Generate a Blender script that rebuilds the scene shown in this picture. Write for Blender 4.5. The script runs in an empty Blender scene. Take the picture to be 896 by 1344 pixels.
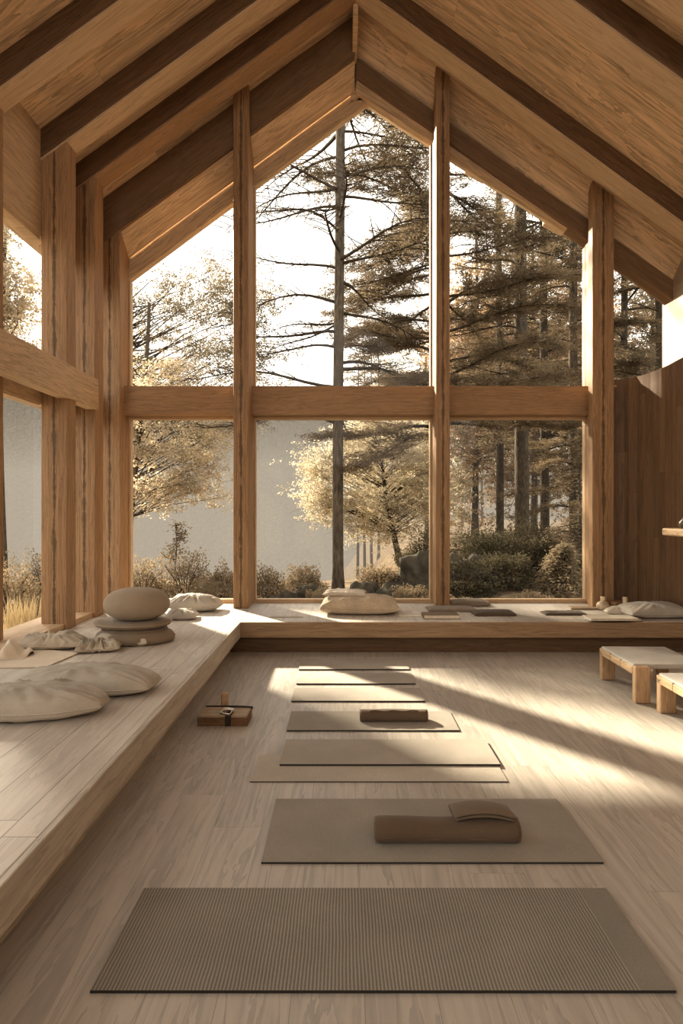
import bpy, math, random
import numpy as np
from mathutils import Vector, Matrix, noise as mnoise

PI = math.pi
scene = bpy.context.scene
COL = scene.collection
F = 800.0                       # focal length in pixels of the 896x1344 frame
VX, VY, EYE = 450.0, 668.0, 1.6
GY = 8.15                       # plane of the gable glass
DECK = 0.35

def at(px, py, d):
    return Vector(((px - VX) * d / F, d, EYE - (py - VY) * d / F))
def on(px, py, z):
    d = (EYE - z) * F / (py - VY)
    return Vector(((px - VX) * d / F, d, z))

# ------------------------------------------------------------------ materials
def new_mat(name):
    m = bpy.data.materials.new(name); m.use_nodes = True
    nt = m.node_tree; nt.nodes.clear()
    return m, nt, nt.nodes.new
def lk(nt, a, b): nt.links.new(a, b)

def mathn(nt, op, a, b=None, c=None):
    n = nt.nodes.new('ShaderNodeMath'); n.operation = op
    for i, v in enumerate((a, b, c)):
        if v is None: continue
        if isinstance(v, (int, float)): n.inputs[i].default_value = v
        else: nt.links.new(v, n.inputs[i])
    return n.outputs[0]
def ramp(nt, fac, stops):
    r = nt.nodes.new('ShaderNodeValToRGB')
    els = r.color_ramp.elements
    while len(els) < len(stops): els.new(0.5)
    for e, (p, c) in zip(els, stops):
        e.position = p; e.color = (*c, 1)
    nt.links.new(fac, r.inputs[0])
    return r.outputs[0]
def mixc(nt, fac, a, b, mode='MIX'):
    n = nt.nodes.new('ShaderNodeMix'); n.data_type = 'RGBA'; n.blend_type = mode
    for s, v in ((n.inputs[0], fac), (n.inputs[6], a), (n.inputs[7], b)):
        if isinstance(v, (int, float)): s.default_value = v
        elif isinstance(v, tuple): s.default_value = (*v, 1)
        else: nt.links.new(v, s)
    return n.outputs[2]
def principled(nt, col, rough=0.6, bump=None, bump_s=0.2, dist=0.01, spec=0.3, metal=0.0):
    p = nt.nodes.new('ShaderNodeBsdfPrincipled')
    if isinstance(col, tuple): p.inputs['Base Color'].default_value = (*col, 1)
    else: nt.links.new(col, p.inputs['Base Color'])
    if isinstance(rough, (int, float)): p.inputs['Roughness'].default_value = rough
    else: nt.links.new(rough, p.inputs['Roughness'])
    p.inputs['Specular IOR Level'].default_value = spec
    p.inputs['Metallic'].default_value = metal
    if bump is not None:
        b = nt.nodes.new('ShaderNodeBump'); b.inputs['Strength'].default_value = bump_s
        b.inputs['Distance'].default_value = dist
        nt.links.new(bump, b.inputs['Height']); nt.links.new(b.outputs[0], p.inputs['Normal'])
    o = nt.nodes.new('ShaderNodeOutputMaterial')
    nt.links.new(p.outputs[0], o.inputs[0])
    return p

def sc(c, k): return tuple(min(1.0, v * k) for v in c)

def wood(name, base, axis, rough=0.55, contrast=1.0, plank=None, plank_axis=None, streak=False,
         stretch=14.0, scale=9.0, gap=0.004, tint=0.25, space='Object', bump_s=0.15):
    """grain along `axis` (0,1,2) of the object's own coordinates; optional boards of width `plank` counted along plank_axis"""
    m, nt, N = new_mat(name)
    tc = N('ShaderNodeTexCoord'); oi = N('ShaderNodeObjectInfo')
    src = tc.outputs['Object']
    sep = N('ShaderNodeSeparateXYZ'); lk(nt, src, sep.inputs[0])
    off = mathn(nt, 'MULTIPLY', oi.outputs['Random'], 37.0)
    comp = [sep.outputs[i] for i in range(3)]
    rnd = None; edge = None
    if plank:
        q = mathn(nt, 'DIVIDE', comp[plank_axis], plank)
        idx = mathn(nt, 'FLOOR', q)
        fr = mathn(nt, 'FRACT', q)
        # staggered butt joints
        wn0 = N('ShaderNodeTexWhiteNoise'); wn0.noise_dimensions = '1D'; lk(nt, idx, wn0.inputs['W'])
        lq = mathn(nt, 'ADD', mathn(nt, 'DIVIDE', comp[axis], 2.3), mathn(nt, 'MULTIPLY', wn0.outputs['Value'], 5.0))
        lidx = mathn(nt, 'FLOOR', lq)
        key = mathn(nt, 'ADD', mathn(nt, 'MULTIPLY', idx, 7.13), mathn(nt, 'MULTIPLY', lidx, 3.77))
        wn = N('ShaderNodeTexWhiteNoise'); wn.noise_dimensions = '1D'; lk(nt, key, wn.inputs['W'])
        rnd = wn.outputs['Value']
        off = mathn(nt, 'ADD', off, mathn(nt, 'MULTIPLY', rnd, 23.0))
        d1 = mathn(nt, 'MULTIPLY', mathn(nt, 'MINIMUM', fr, mathn(nt, 'SUBTRACT', 1.0, fr)), plank)
        edge = mathn(nt, 'LESS_THAN', d1, gap)
        lf = mathn(nt, 'FRACT', lq)
        d2 = mathn(nt, 'MULTIPLY', mathn(nt, 'MINIMUM', lf, mathn(nt, 'SUBTRACT', 1.0, lf)), 2.3)
        edge = mathn(nt, 'MAXIMUM', edge, mathn(nt, 'LESS_THAN', d2, gap * 0.8))
    cmb = N('ShaderNodeCombineXYZ')
    for i in range(3):
        v = comp[i]
        if i == axis: v = mathn(nt, 'DIVIDE', v, stretch)
        v = mathn(nt, 'ADD', v, off)
        lk(nt, v, cmb.inputs[i])
    n1 = N('ShaderNodeTexNoise'); n1.inputs['Scale'].default_value = scale
    n1.inputs['Detail'].default_value = 5; n1.inputs['Roughness'].default_value = 0.6
    n1.inputs['Distortion'].default_value = 0.6
    lk(nt, cmb.outputs[0], n1.inputs['Vector'])
    n2 = N('ShaderNodeTexNoise'); n2.inputs['Scale'].default_value = scale * 7
    n2.inputs['Detail'].default_value = 3; lk(nt, cmb.outputs[0], n2.inputs['Vector'])
    # growth rings: bands of the slow noise
    rings = mathn(nt, 'FRACT', mathn(nt, 'MULTIPLY', n1.outputs['Fac'], 7.0))
    g = mathn(nt, 'ADD', mathn(nt, 'MULTIPLY', rings, 0.45), mathn(nt, 'MULTIPLY', n2.outputs['Fac'], 0.55))
    c = contrast
    col = ramp(nt, g, [(0.15, sc(base, 1 - 0.38 * c)), (0.45, sc(base, 1 - 0.05 * c)), (0.62, sc(base, 1 + 0.08 * c)), (0.9, sc(base, 1 + 0.22 * c))])
    big = mathn(nt, 'SUBTRACT', mathn(nt, 'MULTIPLY', n1.outputs['Fac'], 1.0), 0.5)
    hs = N('ShaderNodeHueSaturation')
    val = mathn(nt, 'ADD', 1.0, mathn(nt, 'MULTIPLY', big, 0.5 * c))
    if rnd is not None:
        val = mathn(nt, 'ADD', val, mathn(nt, 'MULTIPLY', mathn(nt, 'SUBTRACT', rnd, 0.5), tint))
    lk(nt, val, hs.inputs['Value']); lk(nt, col, hs.inputs['Color'])
    col = hs.outputs[0]
    if edge is not None:
        col = mixc(nt, mathn(nt, 'MULTIPLY', edge, 0.62), col, sc(base, 0.25))
    if streak:
        # dark wavy heartwood seam along the middle of the post
        a, b = [i for i in range(3) if i != axis]
        wv = N('ShaderNodeTexNoise'); wv.inputs['Scale'].default_value = 1.6; wv.inputs['Detail'].default_value = 6; wv.inputs['Roughness'].default_value = 0.65
        sv = N('ShaderNodeCombineXYZ'); lk(nt, mathn(nt, 'ADD', mathn(nt, 'MULTIPLY', comp[axis], 1.6), off), sv.inputs[0])
        lk(nt, sv.outputs[0], wv.inputs['Vector'])
        dx = mathn(nt, 'ABSOLUTE', mathn(nt, 'ADD', comp[0], mathn(nt, 'MULTIPLY', mathn(nt, 'SUBTRACT', wv.outputs['Fac'], 0.5), 0.05)))
        wv2 = N('ShaderNodeTexNoise'); wv2.inputs['Scale'].default_value = 1.7; wv2.inputs['Detail'].default_value = 5; wv2.inputs['Roughness'].default_value = 0.7; lk(nt, sv.outputs[0], wv2.inputs['Vector'])
        wdt = mathn(nt, 'MULTIPLY', mathn(nt, 'SUBTRACT', wv2.outputs['Fac'], 0.36), 0.13)
        band = mathn(nt, 'SUBTRACT', 1.0, mathn(nt, 'DIVIDE', dx, mathn(nt, 'MAXIMUM', wdt, 0.004)))
        bc = N('ShaderNodeClamp'); lk(nt, mathn(nt, 'MULTIPLY', band, 2.0), bc.inputs[0])
        rp = mathn(nt, 'FRACT', mathn(nt, 'MULTIPLY', dx, 130.0))
        dark = mixc(nt, rp, sc(base, 0.22), sc(base, 0.55))
        col = mixc(nt, mathn(nt, 'MULTIPLY', bc.outputs[0], 0.95), col, dark)
        # laminated halves
        hb = mathn(nt, 'LESS_THAN', mathn(nt, 'ABSOLUTE', mathn(nt, 'SUBTRACT', mathn(nt, 'ABSOLUTE', comp[0]), 0.055)), 0.0022)
        col = mixc(nt, mathn(nt, 'MULTIPLY', hb, 0.5), col, sc(base, 0.35))
    h = mathn(nt, 'MULTIPLY', g, 1.0)
    if edge is not None: h = mathn(nt, 'SUBTRACT', h, mathn(nt, 'MULTIPLY', edge, 2.5))
    principled(nt, col, rough, h, bump_s, 0.004, 0.3)
    return m

def fabric(name, base, var=0.25, rough=0.95, bump_s=0.35, wrinkle=0.0, weave=260.0):
    m, nt, N = new_mat(name)
    tc = N('ShaderNodeTexCoord')
    n1 = N('ShaderNodeTexNoise'); n1.inputs['Scale'].default_value = 6; n1.inputs['Detail'].default_value = 6
    lk(nt, tc.outputs['Object'], n1.inputs['Vector'])
    n2 = N('ShaderNodeTexNoise'); n2.inputs['Scale'].default_value = weave; n2.inputs['Detail'].default_value = 2
    lk(nt, tc.outputs['Object'], n2.inputs['Vector'])
    g = mathn(nt, 'ADD', mathn(nt, 'MULTIPLY', n1.outputs['Fac'], 0.5), mathn(nt, 'MULTIPLY', n2.outputs['Fac'], 0.5))
    col = ramp(nt, g, [(0.3, sc(base, 1 - var)), (0.7, sc(base, 1 + var))])
    h = g
    if wrinkle:
        w = N('ShaderNodeTexNoise'); w.inputs['Scale'].default_value = 5.0; w.inputs['Detail'].default_value = 3
        w.inputs['Distortion'].default_value = 1.6
        lk(nt, tc.outputs['Object'], w.inputs['Vector'])
        h = mathn(nt, 'ADD', mathn(nt, 'MULTIPLY', g, 0.35), mathn(nt, 'MULTIPLY', w.outputs['Fac'], wrinkle))
    p = principled(nt, col, rough, h, bump_s, 0.012, 0.1)
    p.inputs['Sheen Weight'].default_value = 0.15
    return m

def mat_rubber(name, base, rib=0.011, depth=0.6, border=None):
    m, nt, N = new_mat(name)
    tc = N('ShaderNodeTexCoord'); sep = N('ShaderNodeSeparateXYZ'); lk(nt, tc.outputs['Object'], sep.inputs[0])
    nz = N('ShaderNodeTexNoise'); nz.inputs['Scale'].default_value = 5.0; lk(nt, tc.outputs['Object'], nz.inputs['Vector'])
    x = mathn(nt, 'ADD', sep.outputs[0], mathn(nt, 'MULTIPLY', nz.outputs['Fac'], rib * 0.9))
    s = mathn(nt, 'SINE', mathn(nt, 'MULTIPLY', x, 2 * PI / rib))
    s = mathn(nt, 'ADD', mathn(nt, 'MULTIPLY', s, 0.5), 0.5)
    n2 = N('ShaderNodeTexNoise'); n2.inputs['Scale'].default_value = 3.0; n2.inputs['Detail'].default_value = 6
    lk(nt, tc.outputs['Object'], n2.inputs['Vector'])
    n3 = N('ShaderNodeTexNoise'); n3.inputs['Scale'].default_value = 160.0; lk(nt, tc.outputs['Object'], n3.inputs['Vector'])
    amp = depth
    if border:
        mask = mathn(nt, 'LESS_THAN', sep.outputs[0], border)
        amp = mathn(nt, 'MULTIPLY', mask, depth)
    g = mathn(nt, 'MULTIPLY', mathn(nt, 'SUBTRACT', s, 0.5), amp)
    v = mathn(nt, 'ADD', 0.70, g)
    v = mathn(nt, 'ADD', v, mathn(nt, 'MULTIPLY', mathn(nt, 'SUBTRACT', n2.outputs['Fac'], 0.5), 0.35))
    v = mathn(nt, 'ADD', v, mathn(nt, 'MULTIPLY', mathn(nt, 'SUBTRACT', n3.outputs['Fac'], 0.5), 0.3))
    col = ramp(nt, v, [(0.0, sc(base, 0.25)), (0.7, base), (1.0, sc(base, 1.5))])
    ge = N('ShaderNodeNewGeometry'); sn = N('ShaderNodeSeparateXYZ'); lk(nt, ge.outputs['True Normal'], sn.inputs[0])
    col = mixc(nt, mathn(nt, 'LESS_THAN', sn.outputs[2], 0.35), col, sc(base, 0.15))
    principled(nt, col, 0.8, v, 0.3, 0.003, 0.2)
    return m

def simple(name, base, rough=0.6, var=0.2, scale=30.0, spec=0.3, metal=0.0, bump_s=0.2):
    m, nt, N = new_mat(name)
    tc = N('ShaderNodeTexCoord')
    n1 = N('ShaderNodeTexNoise'); n1.inputs['Scale'].default_value = scale; n1.inputs['Detail'].default_value = 5
    lk(nt, tc.outputs['Object'], n1.inputs['Vector'])
    col = ramp(nt, n1.outputs['Fac'], [(0.3, sc(base, 1 - var)), (0.7, sc(base, 1 + var))])
    principled(nt, col, rough, n1.outputs['Fac'], bump_s, 0.01, spec, metal)
    return m

def leafmat(name, base, trans=0.5, var=0.35, tcol=None):
    m, nt, N = new_mat(name)
    tc = N('ShaderNodeTexCoord')
    n1 = N('ShaderNodeTexNoise'); n1.inputs['Scale'].default_value = 1.3; n1.inputs['Detail'].default_value = 4
    lk(nt, tc.outputs['Object'], n1.inputs['Vector'])
    col = ramp(nt, n1.outputs['Fac'], [(0.32, sc(base, 1 - var)), (0.68, sc(base, 1 + var))])
    d = N('ShaderNodeBsdfDiffuse'); t = N('ShaderNodeBsdfTranslucent'); mx = N('ShaderNodeMixShader')
    lk(nt, col, d.inputs[0])
    if tcol: t.inputs[0].default_value = (*tcol, 1)
    else: lk(nt, col, t.inputs[0])
    mx.inputs[0].default_value = trans
    lk(nt, d.outputs[0], mx.inputs[1]); lk(nt, t.outputs[0], mx.inputs[2])
    o = N('ShaderNodeOutputMaterial'); lk(nt, mx.outputs[0], o.inputs[0])
    return m

def bark(name, base):
    m, nt, N = new_mat(name)
    tc = N('ShaderNodeTexCoord'); mp = N('ShaderNodeMapping'); mp.inputs['Scale'].default_value = (14, 14, 4)
    lk(nt, tc.outputs['Object'], mp.inputs[0])
    n1 = N('ShaderNodeTexNoise'); n1.inputs['Scale'].default_value = 1.6; n1.inputs['Detail'].default_value = 6
    lk(nt, mp.outputs[0], n1.inputs['Vector'])
    v = N('ShaderNodeTexVoronoi'); v.inputs['Scale'].default_value = 1.5; lk(nt, mp.outputs[0], v.inputs['Vector'])
    g = mathn(nt, 'MULTIPLY', n1.outputs['Fac'], mathn(nt, 'ADD', v.outputs['Distance'], 0.5))
    col = ramp(nt, g, [(0.2, sc(base, 0.45)), (0.6, base), (0.9, sc(base, 1.5))])
    principled(nt, col, 0.95, g, 0.7, 0.03, 0.1)
    return m

def glassmat():
    m, nt, N = new_mat('window_glass')
    t = N('ShaderNodeBsdfTransparent'); t.inputs[0].default_value = (0.97, 0.97, 0.95, 1)
    g = N('ShaderNodeBsdfGlossy'); g.inputs['Roughness'].default_value = 0.02
    fr = N('ShaderNodeFresnel'); fr.inputs[0].default_value = 1.35
    mx = N('ShaderNodeMixShader')
    lk(nt, mathn(nt, 'MULTIPLY', fr.outputs[0], 0.6), mx.inputs[0])
    lk(nt, t.outputs[0], mx.inputs[1]); lk(nt, g.outputs[0], mx.inputs[2])
    o = N('ShaderNodeOutputMaterial'); lk(nt, mx.outputs[0], o.inputs[0])
    return m

W_BASE = (0.345, 0.212, 0.112)
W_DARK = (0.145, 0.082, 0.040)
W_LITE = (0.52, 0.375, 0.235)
W_PALE = (0.56, 0.445, 0.315)
M = {}
M['post'] = wood('post_wood', W_BASE, 2, streak=True, stretch=22, scale=16, contrast=1.2)
M['beam_x'] = wood('beam_wood_lengthwise', W_BASE, 0, stretch=14, scale=14, contrast=0.9)
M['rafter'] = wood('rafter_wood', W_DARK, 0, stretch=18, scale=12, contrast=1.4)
M['beam_y'] = wood('side_beam_wood', W_LITE, 1, stretch=14, scale=12, contrast=0.9)
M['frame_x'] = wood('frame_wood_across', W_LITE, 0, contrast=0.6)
M['frame_z'] = wood('frame_wood_upright', W_LITE, 2, contrast=0.6)
M['ceiling'] = wood('ceiling_boards', (0.60, 0.435, 0.275), 0, plank=0.36, plank_axis=1, stretch=15, scale=6, contrast=1.35, tint=0.16, gap=0.0015)
M['gable'] = wood('gable_lining_wood', (0.56, 0.395, 0.24), 0, stretch=16, scale=10, contrast=1.2)
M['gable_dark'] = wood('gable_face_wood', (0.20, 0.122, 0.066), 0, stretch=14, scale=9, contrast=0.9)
M['floor'] = wood('floor_boards', (0.455, 0.418, 0.367), 1, plank=0.24, plank_axis=0, stretch=12, scale=6, contrast=0.68, tint=0.10, gap=0.001, rough=0.42)
M['deck'] = wood('platform_boards_lengthwise', (0.545, 0.50, 0.44), 1, plank=0.21, plank_axis=0, stretch=12, scale=6, contrast=0.5, tint=0.12, gap=0.003, rough=0.5)
M['deck_x'] = wood('platform_boards_across', (0.545, 0.50, 0.44), 1, plank=0.3, plank_axis=0, stretch=12, scale=6, contrast=0.5, tint=0.12, gap=0.002, rough=0.5)
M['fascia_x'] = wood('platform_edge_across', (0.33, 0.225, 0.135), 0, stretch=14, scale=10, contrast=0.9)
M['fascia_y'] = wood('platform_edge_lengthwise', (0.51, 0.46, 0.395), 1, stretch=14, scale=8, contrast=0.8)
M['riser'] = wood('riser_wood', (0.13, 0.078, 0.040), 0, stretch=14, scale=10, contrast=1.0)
M['clad'] = wood('wall_cladding', (0.235, 0.145, 0.08), 2, stretch=16, scale=10, contrast=0.9, plank=0.11, plank_axis=1, tint=0.35, gap=0.002)
M['wall'] = wood('plaster_wood_wall', (0.40, 0.31, 0.21), 1, plank=0.26, plank_axis=2, stretch=14, scale=5, contrast=0.45, gap=0.0015, tint=0.1)
M['bench'] = wood('bench_wood', (0.42, 0.285, 0.17), 2, stretch=10, scale=14, contrast=1.0)
M['bench_x'] = wood('bench_rail_wood', (0.46, 0.33, 0.20), 1, stretch=10, scale=14, contrast=1.0)
M['darkbox'] = wood('dark_box_wood', (0.17, 0.095, 0.045), 0, stretch=8, scale=18, contrast=1.0)
M['boxtop'] = wood('box_lid_wood', (0.36, 0.27, 0.18), 0, stretch=8, scale=18, contrast=1.0)
M['linen'] = fabric('linen_cloth', (0.44, 0.40, 0.34), 0.22, wrinkle=0.8, bump_s=0.5)
M['linen_pale'] = fabric('pale_linen_cloth', (0.54, 0.48, 0.39), 0.18, wrinkle=0.6, bump_s=0.4)
M['crumple'] = fabric('crumpled_cloth', (0.48, 0.42, 0.33), 0.2, wrinkle=2.0, bump_s=0.9)
M['zafu'] = fabric('smooth_brown_cloth', (0.33, 0.265, 0.195), 0.12, bump_s=0.15)
M['zafu_d'] = fabric('brown_cloth', (0.26, 0.205, 0.148), 0.12, bump_s=0.15)
M['bean'] = fabric('speckled_cloth', (0.50, 0.41, 0.30), 0.35, bump_s=0.4, weave=90)
M['brownpad'] = fabric('dark_brown_cloth', (0.12, 0.092, 0.066), 0.2)
M['greypad'] = fabric('taupe_cloth', (0.24, 0.195, 0.148), 0.2)
M['roll'] = fabric('brown_blanket_cloth', (0.135, 0.095, 0.064), 0.15, bump_s=0.2, rough=0.8)
M['roll_l'] = fabric('brown_towel_cloth', (0.17, 0.128, 0.09), 0.15, bump_s=0.2, rough=0.8)
M['seat'] = fabric('grey_seat_cloth', (0.43, 0.405, 0.36), 0.12)
M['sheet'] = fabric('pale_sheet', (0.62, 0.53, 0.41), 0.1)
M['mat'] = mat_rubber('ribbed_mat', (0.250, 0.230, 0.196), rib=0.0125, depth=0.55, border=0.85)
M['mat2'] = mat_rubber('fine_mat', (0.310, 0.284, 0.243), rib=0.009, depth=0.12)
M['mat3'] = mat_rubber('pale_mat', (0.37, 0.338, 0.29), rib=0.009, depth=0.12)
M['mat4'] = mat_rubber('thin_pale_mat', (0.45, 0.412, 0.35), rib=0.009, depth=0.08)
M['paper'] = simple('paper', (0.70, 0.63, 0.51), 0.8, 0.08)
M['bookdark'] = simple('dark_book_cover', (0.07, 0.055, 0.045), 0.6)
M['bookgrey'] = simple('grey_book_cover', (0.45, 0.40, 0.33), 0.7, 0.1)
M['booktan'] = simple('tan_book_cover', (0.17, 0.125, 0.08), 0.7)
M['wax'] = simple('candle_wax', (0.75, 0.60, 0.42), 0.5, 0.06)
M['ceramic'] = simple('brown_ceramic', (0.25, 0.15, 0.08), 0.35, 0.3)
M['clay'] = simple('pale_ceramic', (0.50, 0.40, 0.28), 0.4, 0.2)
M['wick'] = simple('wick', (0.03, 0.025, 0.02), 0.9)
M['leather'] = simple('dark_leather', (0.035, 0.025, 0.018), 0.5, 0.3, 60)
M['metal'] = simple('pale_metal', (0.72, 0.68, 0.62), 0.3, 0.1, 40, 0.5, 0.9)
M['green'] = simple('green_ceramic', (0.12, 0.11, 0.07), 0.35, 0.3)
M['glass'] = glassmat()
M['bark_d'] = bark('dark_pine_bark', (0.085, 0.070, 0.053))
M['bark_m'] = bark('grey_pine_bark', (0.105, 0.087, 0.067))
M['twig'] = bark('twig_bark', (0.07, 0.055, 0.04))
M['needle'] = leafmat('dark_pine_needles', (0.185, 0.142, 0.092), 0.35)
M['needle_m'] = leafmat('pine_needles', (0.235, 0.187, 0.125), 0.4)
M['needle_p'] = leafmat('pale_pine_needles', (0.28, 0.235, 0.16), 0.45)
M['leaf'] = leafmat('tan_leaves', (0.50, 0.42, 0.30), 0.5)
M['leaf_o'] = leafmat('russet_leaves', (0.46, 0.335, 0.215), 0.5)
M['leaf_p'] = leafmat('pale_leaves', (0.56, 0.49, 0.36), 0.5)
M['leaf_d'] = leafmat('dim_leaves', (0.22, 0.18, 0.12), 0.45)
M['shrub'] = leafmat('heath_leaves', (0.30, 0.235, 0.155), 0.4)
M['shrub_d'] = leafmat('dark_shrub_leaves', (0.09, 0.078, 0.05), 0.3)
M['grass'] = leafmat('dry_grass', (0.55, 0.43, 0.25), 0.4)
M['rock'] = simple('mossy_rock', (0.055, 0.048, 0.036), 0.95, 0.5, 6.0, 0.1, 0, 0.6)
M['ground'] = simple('forest_floor', (0.16, 0.12, 0.08), 1.0, 0.55, 4.0, 0.05, 0, 0.8)
M['patio'] = simple('pale_gravel', (0.62, 0.56, 0.47), 1.0, 0.1, 40.0)

# ------------------------------------------------------------------ object helpers
def link(name, me, mat, parent=None, smooth=False):
    o = bpy.data.objects.new(name, me); COL.objects.link(o)
    if mat: me.materials.append(mat)
    if parent is not None: o.parent = parent
    if smooth:
        me.polygons.foreach_set('use_smooth', [True] * len(me.polygons))
    return o
def mesh(name, verts, faces):
    me = bpy.data.meshes.new(name); me.from_pydata([tuple(v) for v in verts], [], faces); me.update()
    return me
def fix(me):
    import bmesh
    bm = bmesh.new(); bm.from_mesh(me); bmesh.ops.recalc_face_normals(bm, faces=bm.faces); bm.to_mesh(me); bm.free()
def tag(o, label=None, cat=None, group=None, kind=None):
    if label: o['label'] = label
    if cat: o['category'] = cat
    if group: o['group'] = group
    if kind: o['kind'] = kind
    return o
def empty(name, loc=(0, 0, 0), rz=0.0, label=None, cat=None, group=None):
    o = bpy.data.objects.new(name, None); COL.objects.link(o)
    o.location = loc; o.rotation_euler = (0, 0, rz); o.empty_display_size = 0.1
    return tag(o, label, cat, group)
def bevel(o, w=0.006, seg=2):
    b = o.modifiers.new('bevel', 'BEVEL'); b.width = w; b.segments = seg; b.limit_method = 'ANGLE'
    return o
def boxmesh(name, x, y, z):
    v = [(sx * x / 2, sy * y / 2, sz * z / 2) for sx in (-1, 1) for sy in (-1, 1) for sz in (-1, 1)]
    f = [(0, 1, 3, 2), (4, 6, 7, 5), (0, 4, 5, 1), (2, 3, 7, 6), (0, 2, 6, 4), (1, 5, 7, 3)]
    return mesh(name, v, f)
def box(name, lo, hi, mat, parent=None, bev=0.004, rz=0.0):
    lo = Vector(lo); hi = Vector(hi); c = (lo + hi) / 2; s = hi - lo
    o = link(name, boxmesh(name, *s), mat, parent); o.location = c; o.rotation_euler = (0, 0, rz)
    if bev: bevel(o, bev)
    return o
def loft(name, A, B, mat, parent=None, origin=None):
    """solid between two end polygons with the same vertex count"""
    n = len(A); vs = [Vector(v) for v in A] + [Vector(v) for v in B]
    org = Vector(origin) if origin else sum(vs, Vector()) / len(vs)
    # own coordinates with x along the length so that the grain follows the piece
    d = (sum(vs[n:], Vector()) - sum(vs[:n], Vector())).normalized()
    side = Vector((0, 1, 0)) if abs(d.y) < 0.9 else Vector((1, 0, 0))
    zc = d.cross(side).normalized(); yc = zc.cross(d).normalized()
    R = Matrix((d, yc, zc)).transposed()
    Ri = R.inverted()
    loc = [Ri @ (v - org) for v in vs]
    f = [tuple(range(n))[::-1], tuple(range(n, 2 * n))] + [(i, (i + 1) % n, n + (i + 1) % n, n + i) for i in range(n)]
    me = mesh(name, loc, f); fix(me)
    o = link(name, me, mat, parent)
    o.matrix_world = Matrix.Translation(org) @ R.to_4x4()
    return o
def struct(o): o['kind'] = 'structure'; return o
_t = [0]
def trim(): _t[0] += 1; return 'trim_%d' % _t[0]
def lathe(name, prof, mat, parent=None, seg=40, sx=1.0, sy=1.0):
    vs = []; fs = []
    n = len(prof)
    for i in range(seg):
        a = 2 * PI * i / seg
        for r, z in prof: vs.append((r * math.cos(a) * sx, r * math.sin(a) * sy, z))
    for i in range(seg):
        j = (i + 1) % seg
        for k in range(n - 1):
            fs.append((i * n + k, j * n + k, j * n + k + 1, i * n + k + 1))
    me = mesh(name, vs, fs)
    import bmesh
    bm = bmesh.new(); bm.from_mesh(me); bmesh.ops.remove_doubles(bm, verts=bm.verts, dist=1e-5)
    bmesh.ops.recalc_face_normals(bm, faces=bm.faces); bm.to_mesh(me); bm.free()
    return link(name, me, mat, parent, True)

# ------------------------------------------------------------------ camera, sun, sky
cam = bpy.data.cameras.new('camera'); co = bpy.data.objects.new('camera', cam); COL.objects.link(co)
co.location = (0, 0, EYE); co.rotation_euler = (PI / 2, 0, 0)
cam.sensor_fit = 'AUTO'; cam.sensor_width = 36.0; cam.lens = F / 1344 * 36.0
cam.shift_x = -(VX - 448) / 1344; cam.shift_y = -(672 - VY) / 1344
cam.clip_end = 1000; cam.clip_start = 0.05
scene.camera = co

SUN_AZ, SUN_EL = math.radians(38), math.radians(25)
sd = Vector((math.sin(SUN_AZ) * math.cos(SUN_EL), -math.cos(SUN_AZ) * math.cos(SUN_EL), -math.sin(SUN_EL)))
sl = bpy.data.lights.new('sun', 'SUN'); sl.energy = 24.0; sl.angle = math.radians(2.2); sl.color = (1.0, 0.88, 0.70)
so = bpy.data.objects.new('sun', sl); COL.objects.link(so); so.rotation_euler = sd.to_track_quat('-Z', 'Y').to_euler()
so.location = (-8, 14, 9)

w = bpy.data.worlds.new('sky'); scene.world = w; w.use_nodes = True
nt = w.node_tree; nt.nodes.clear()
bg = nt.nodes.new('ShaderNodeBackground'); bg.inputs[0].default_value = (1.0, 0.96, 0.895, 1); bg.inputs[1].default_value = 2.6
ow = nt.nodes.new('ShaderNodeOutputWorld'); nt.links.new(bg.outputs[0], ow.inputs[0])

scene.view_settings.view_transform = 'Standard'
scene.view_settings.look = 'None'
scene.view_settings.exposure = -0.03
scene.view_settings.gamma = 0.90
scene.cycles.max_bounces = 10
scene.cycles.diffuse_bounces = 6
scene.cycles.transparent_max_bounces = 24
scene.cycles.sample_clamp_indirect = 6.0
scene.cycles.use_denoising = True

# ------------------------------------------------------------------ the room
YB = -3.4                         # back end of the room behind the camera
RX, RZ, SL = 0.15, 1.6 + 6.31, 0.73
def ceil_z(x): return RZ - SL * abs(x - RX)

fl = box('floor', (-3.3, YB, -0.12), (4.4, GY + 0.2, 0.0), M['floor'], bev=0); struct(fl)

# raised platform: slab boards with an overhanging edge above a recessed riser
def slab(name, x0, x1, y0, y1, mat):
    return struct(box(name, (x0, y0, DECK - 0.165), (x1, y1, DECK), mat, bev=0.008))
LX, FY = -1.13, 6.71
slab('raised_platform_left', -3.12, LX - 0.03, YB, GY, M['deck'])
slab('raised_platform_back', LX - 0.028, 4.0, FY + 0.03, GY, M['deck_x'])
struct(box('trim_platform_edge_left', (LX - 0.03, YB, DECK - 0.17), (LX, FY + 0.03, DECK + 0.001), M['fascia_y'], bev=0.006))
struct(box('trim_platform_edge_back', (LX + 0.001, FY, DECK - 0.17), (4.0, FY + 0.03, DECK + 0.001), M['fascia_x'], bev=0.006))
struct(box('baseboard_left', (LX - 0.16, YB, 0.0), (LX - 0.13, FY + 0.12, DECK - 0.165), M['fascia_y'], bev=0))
struct(box('baseboard_back', (LX - 0.13, FY + 0.10, 0.0), (4.0, FY + 0.13, DECK - 0.165), M['riser'], bev=0))

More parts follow.
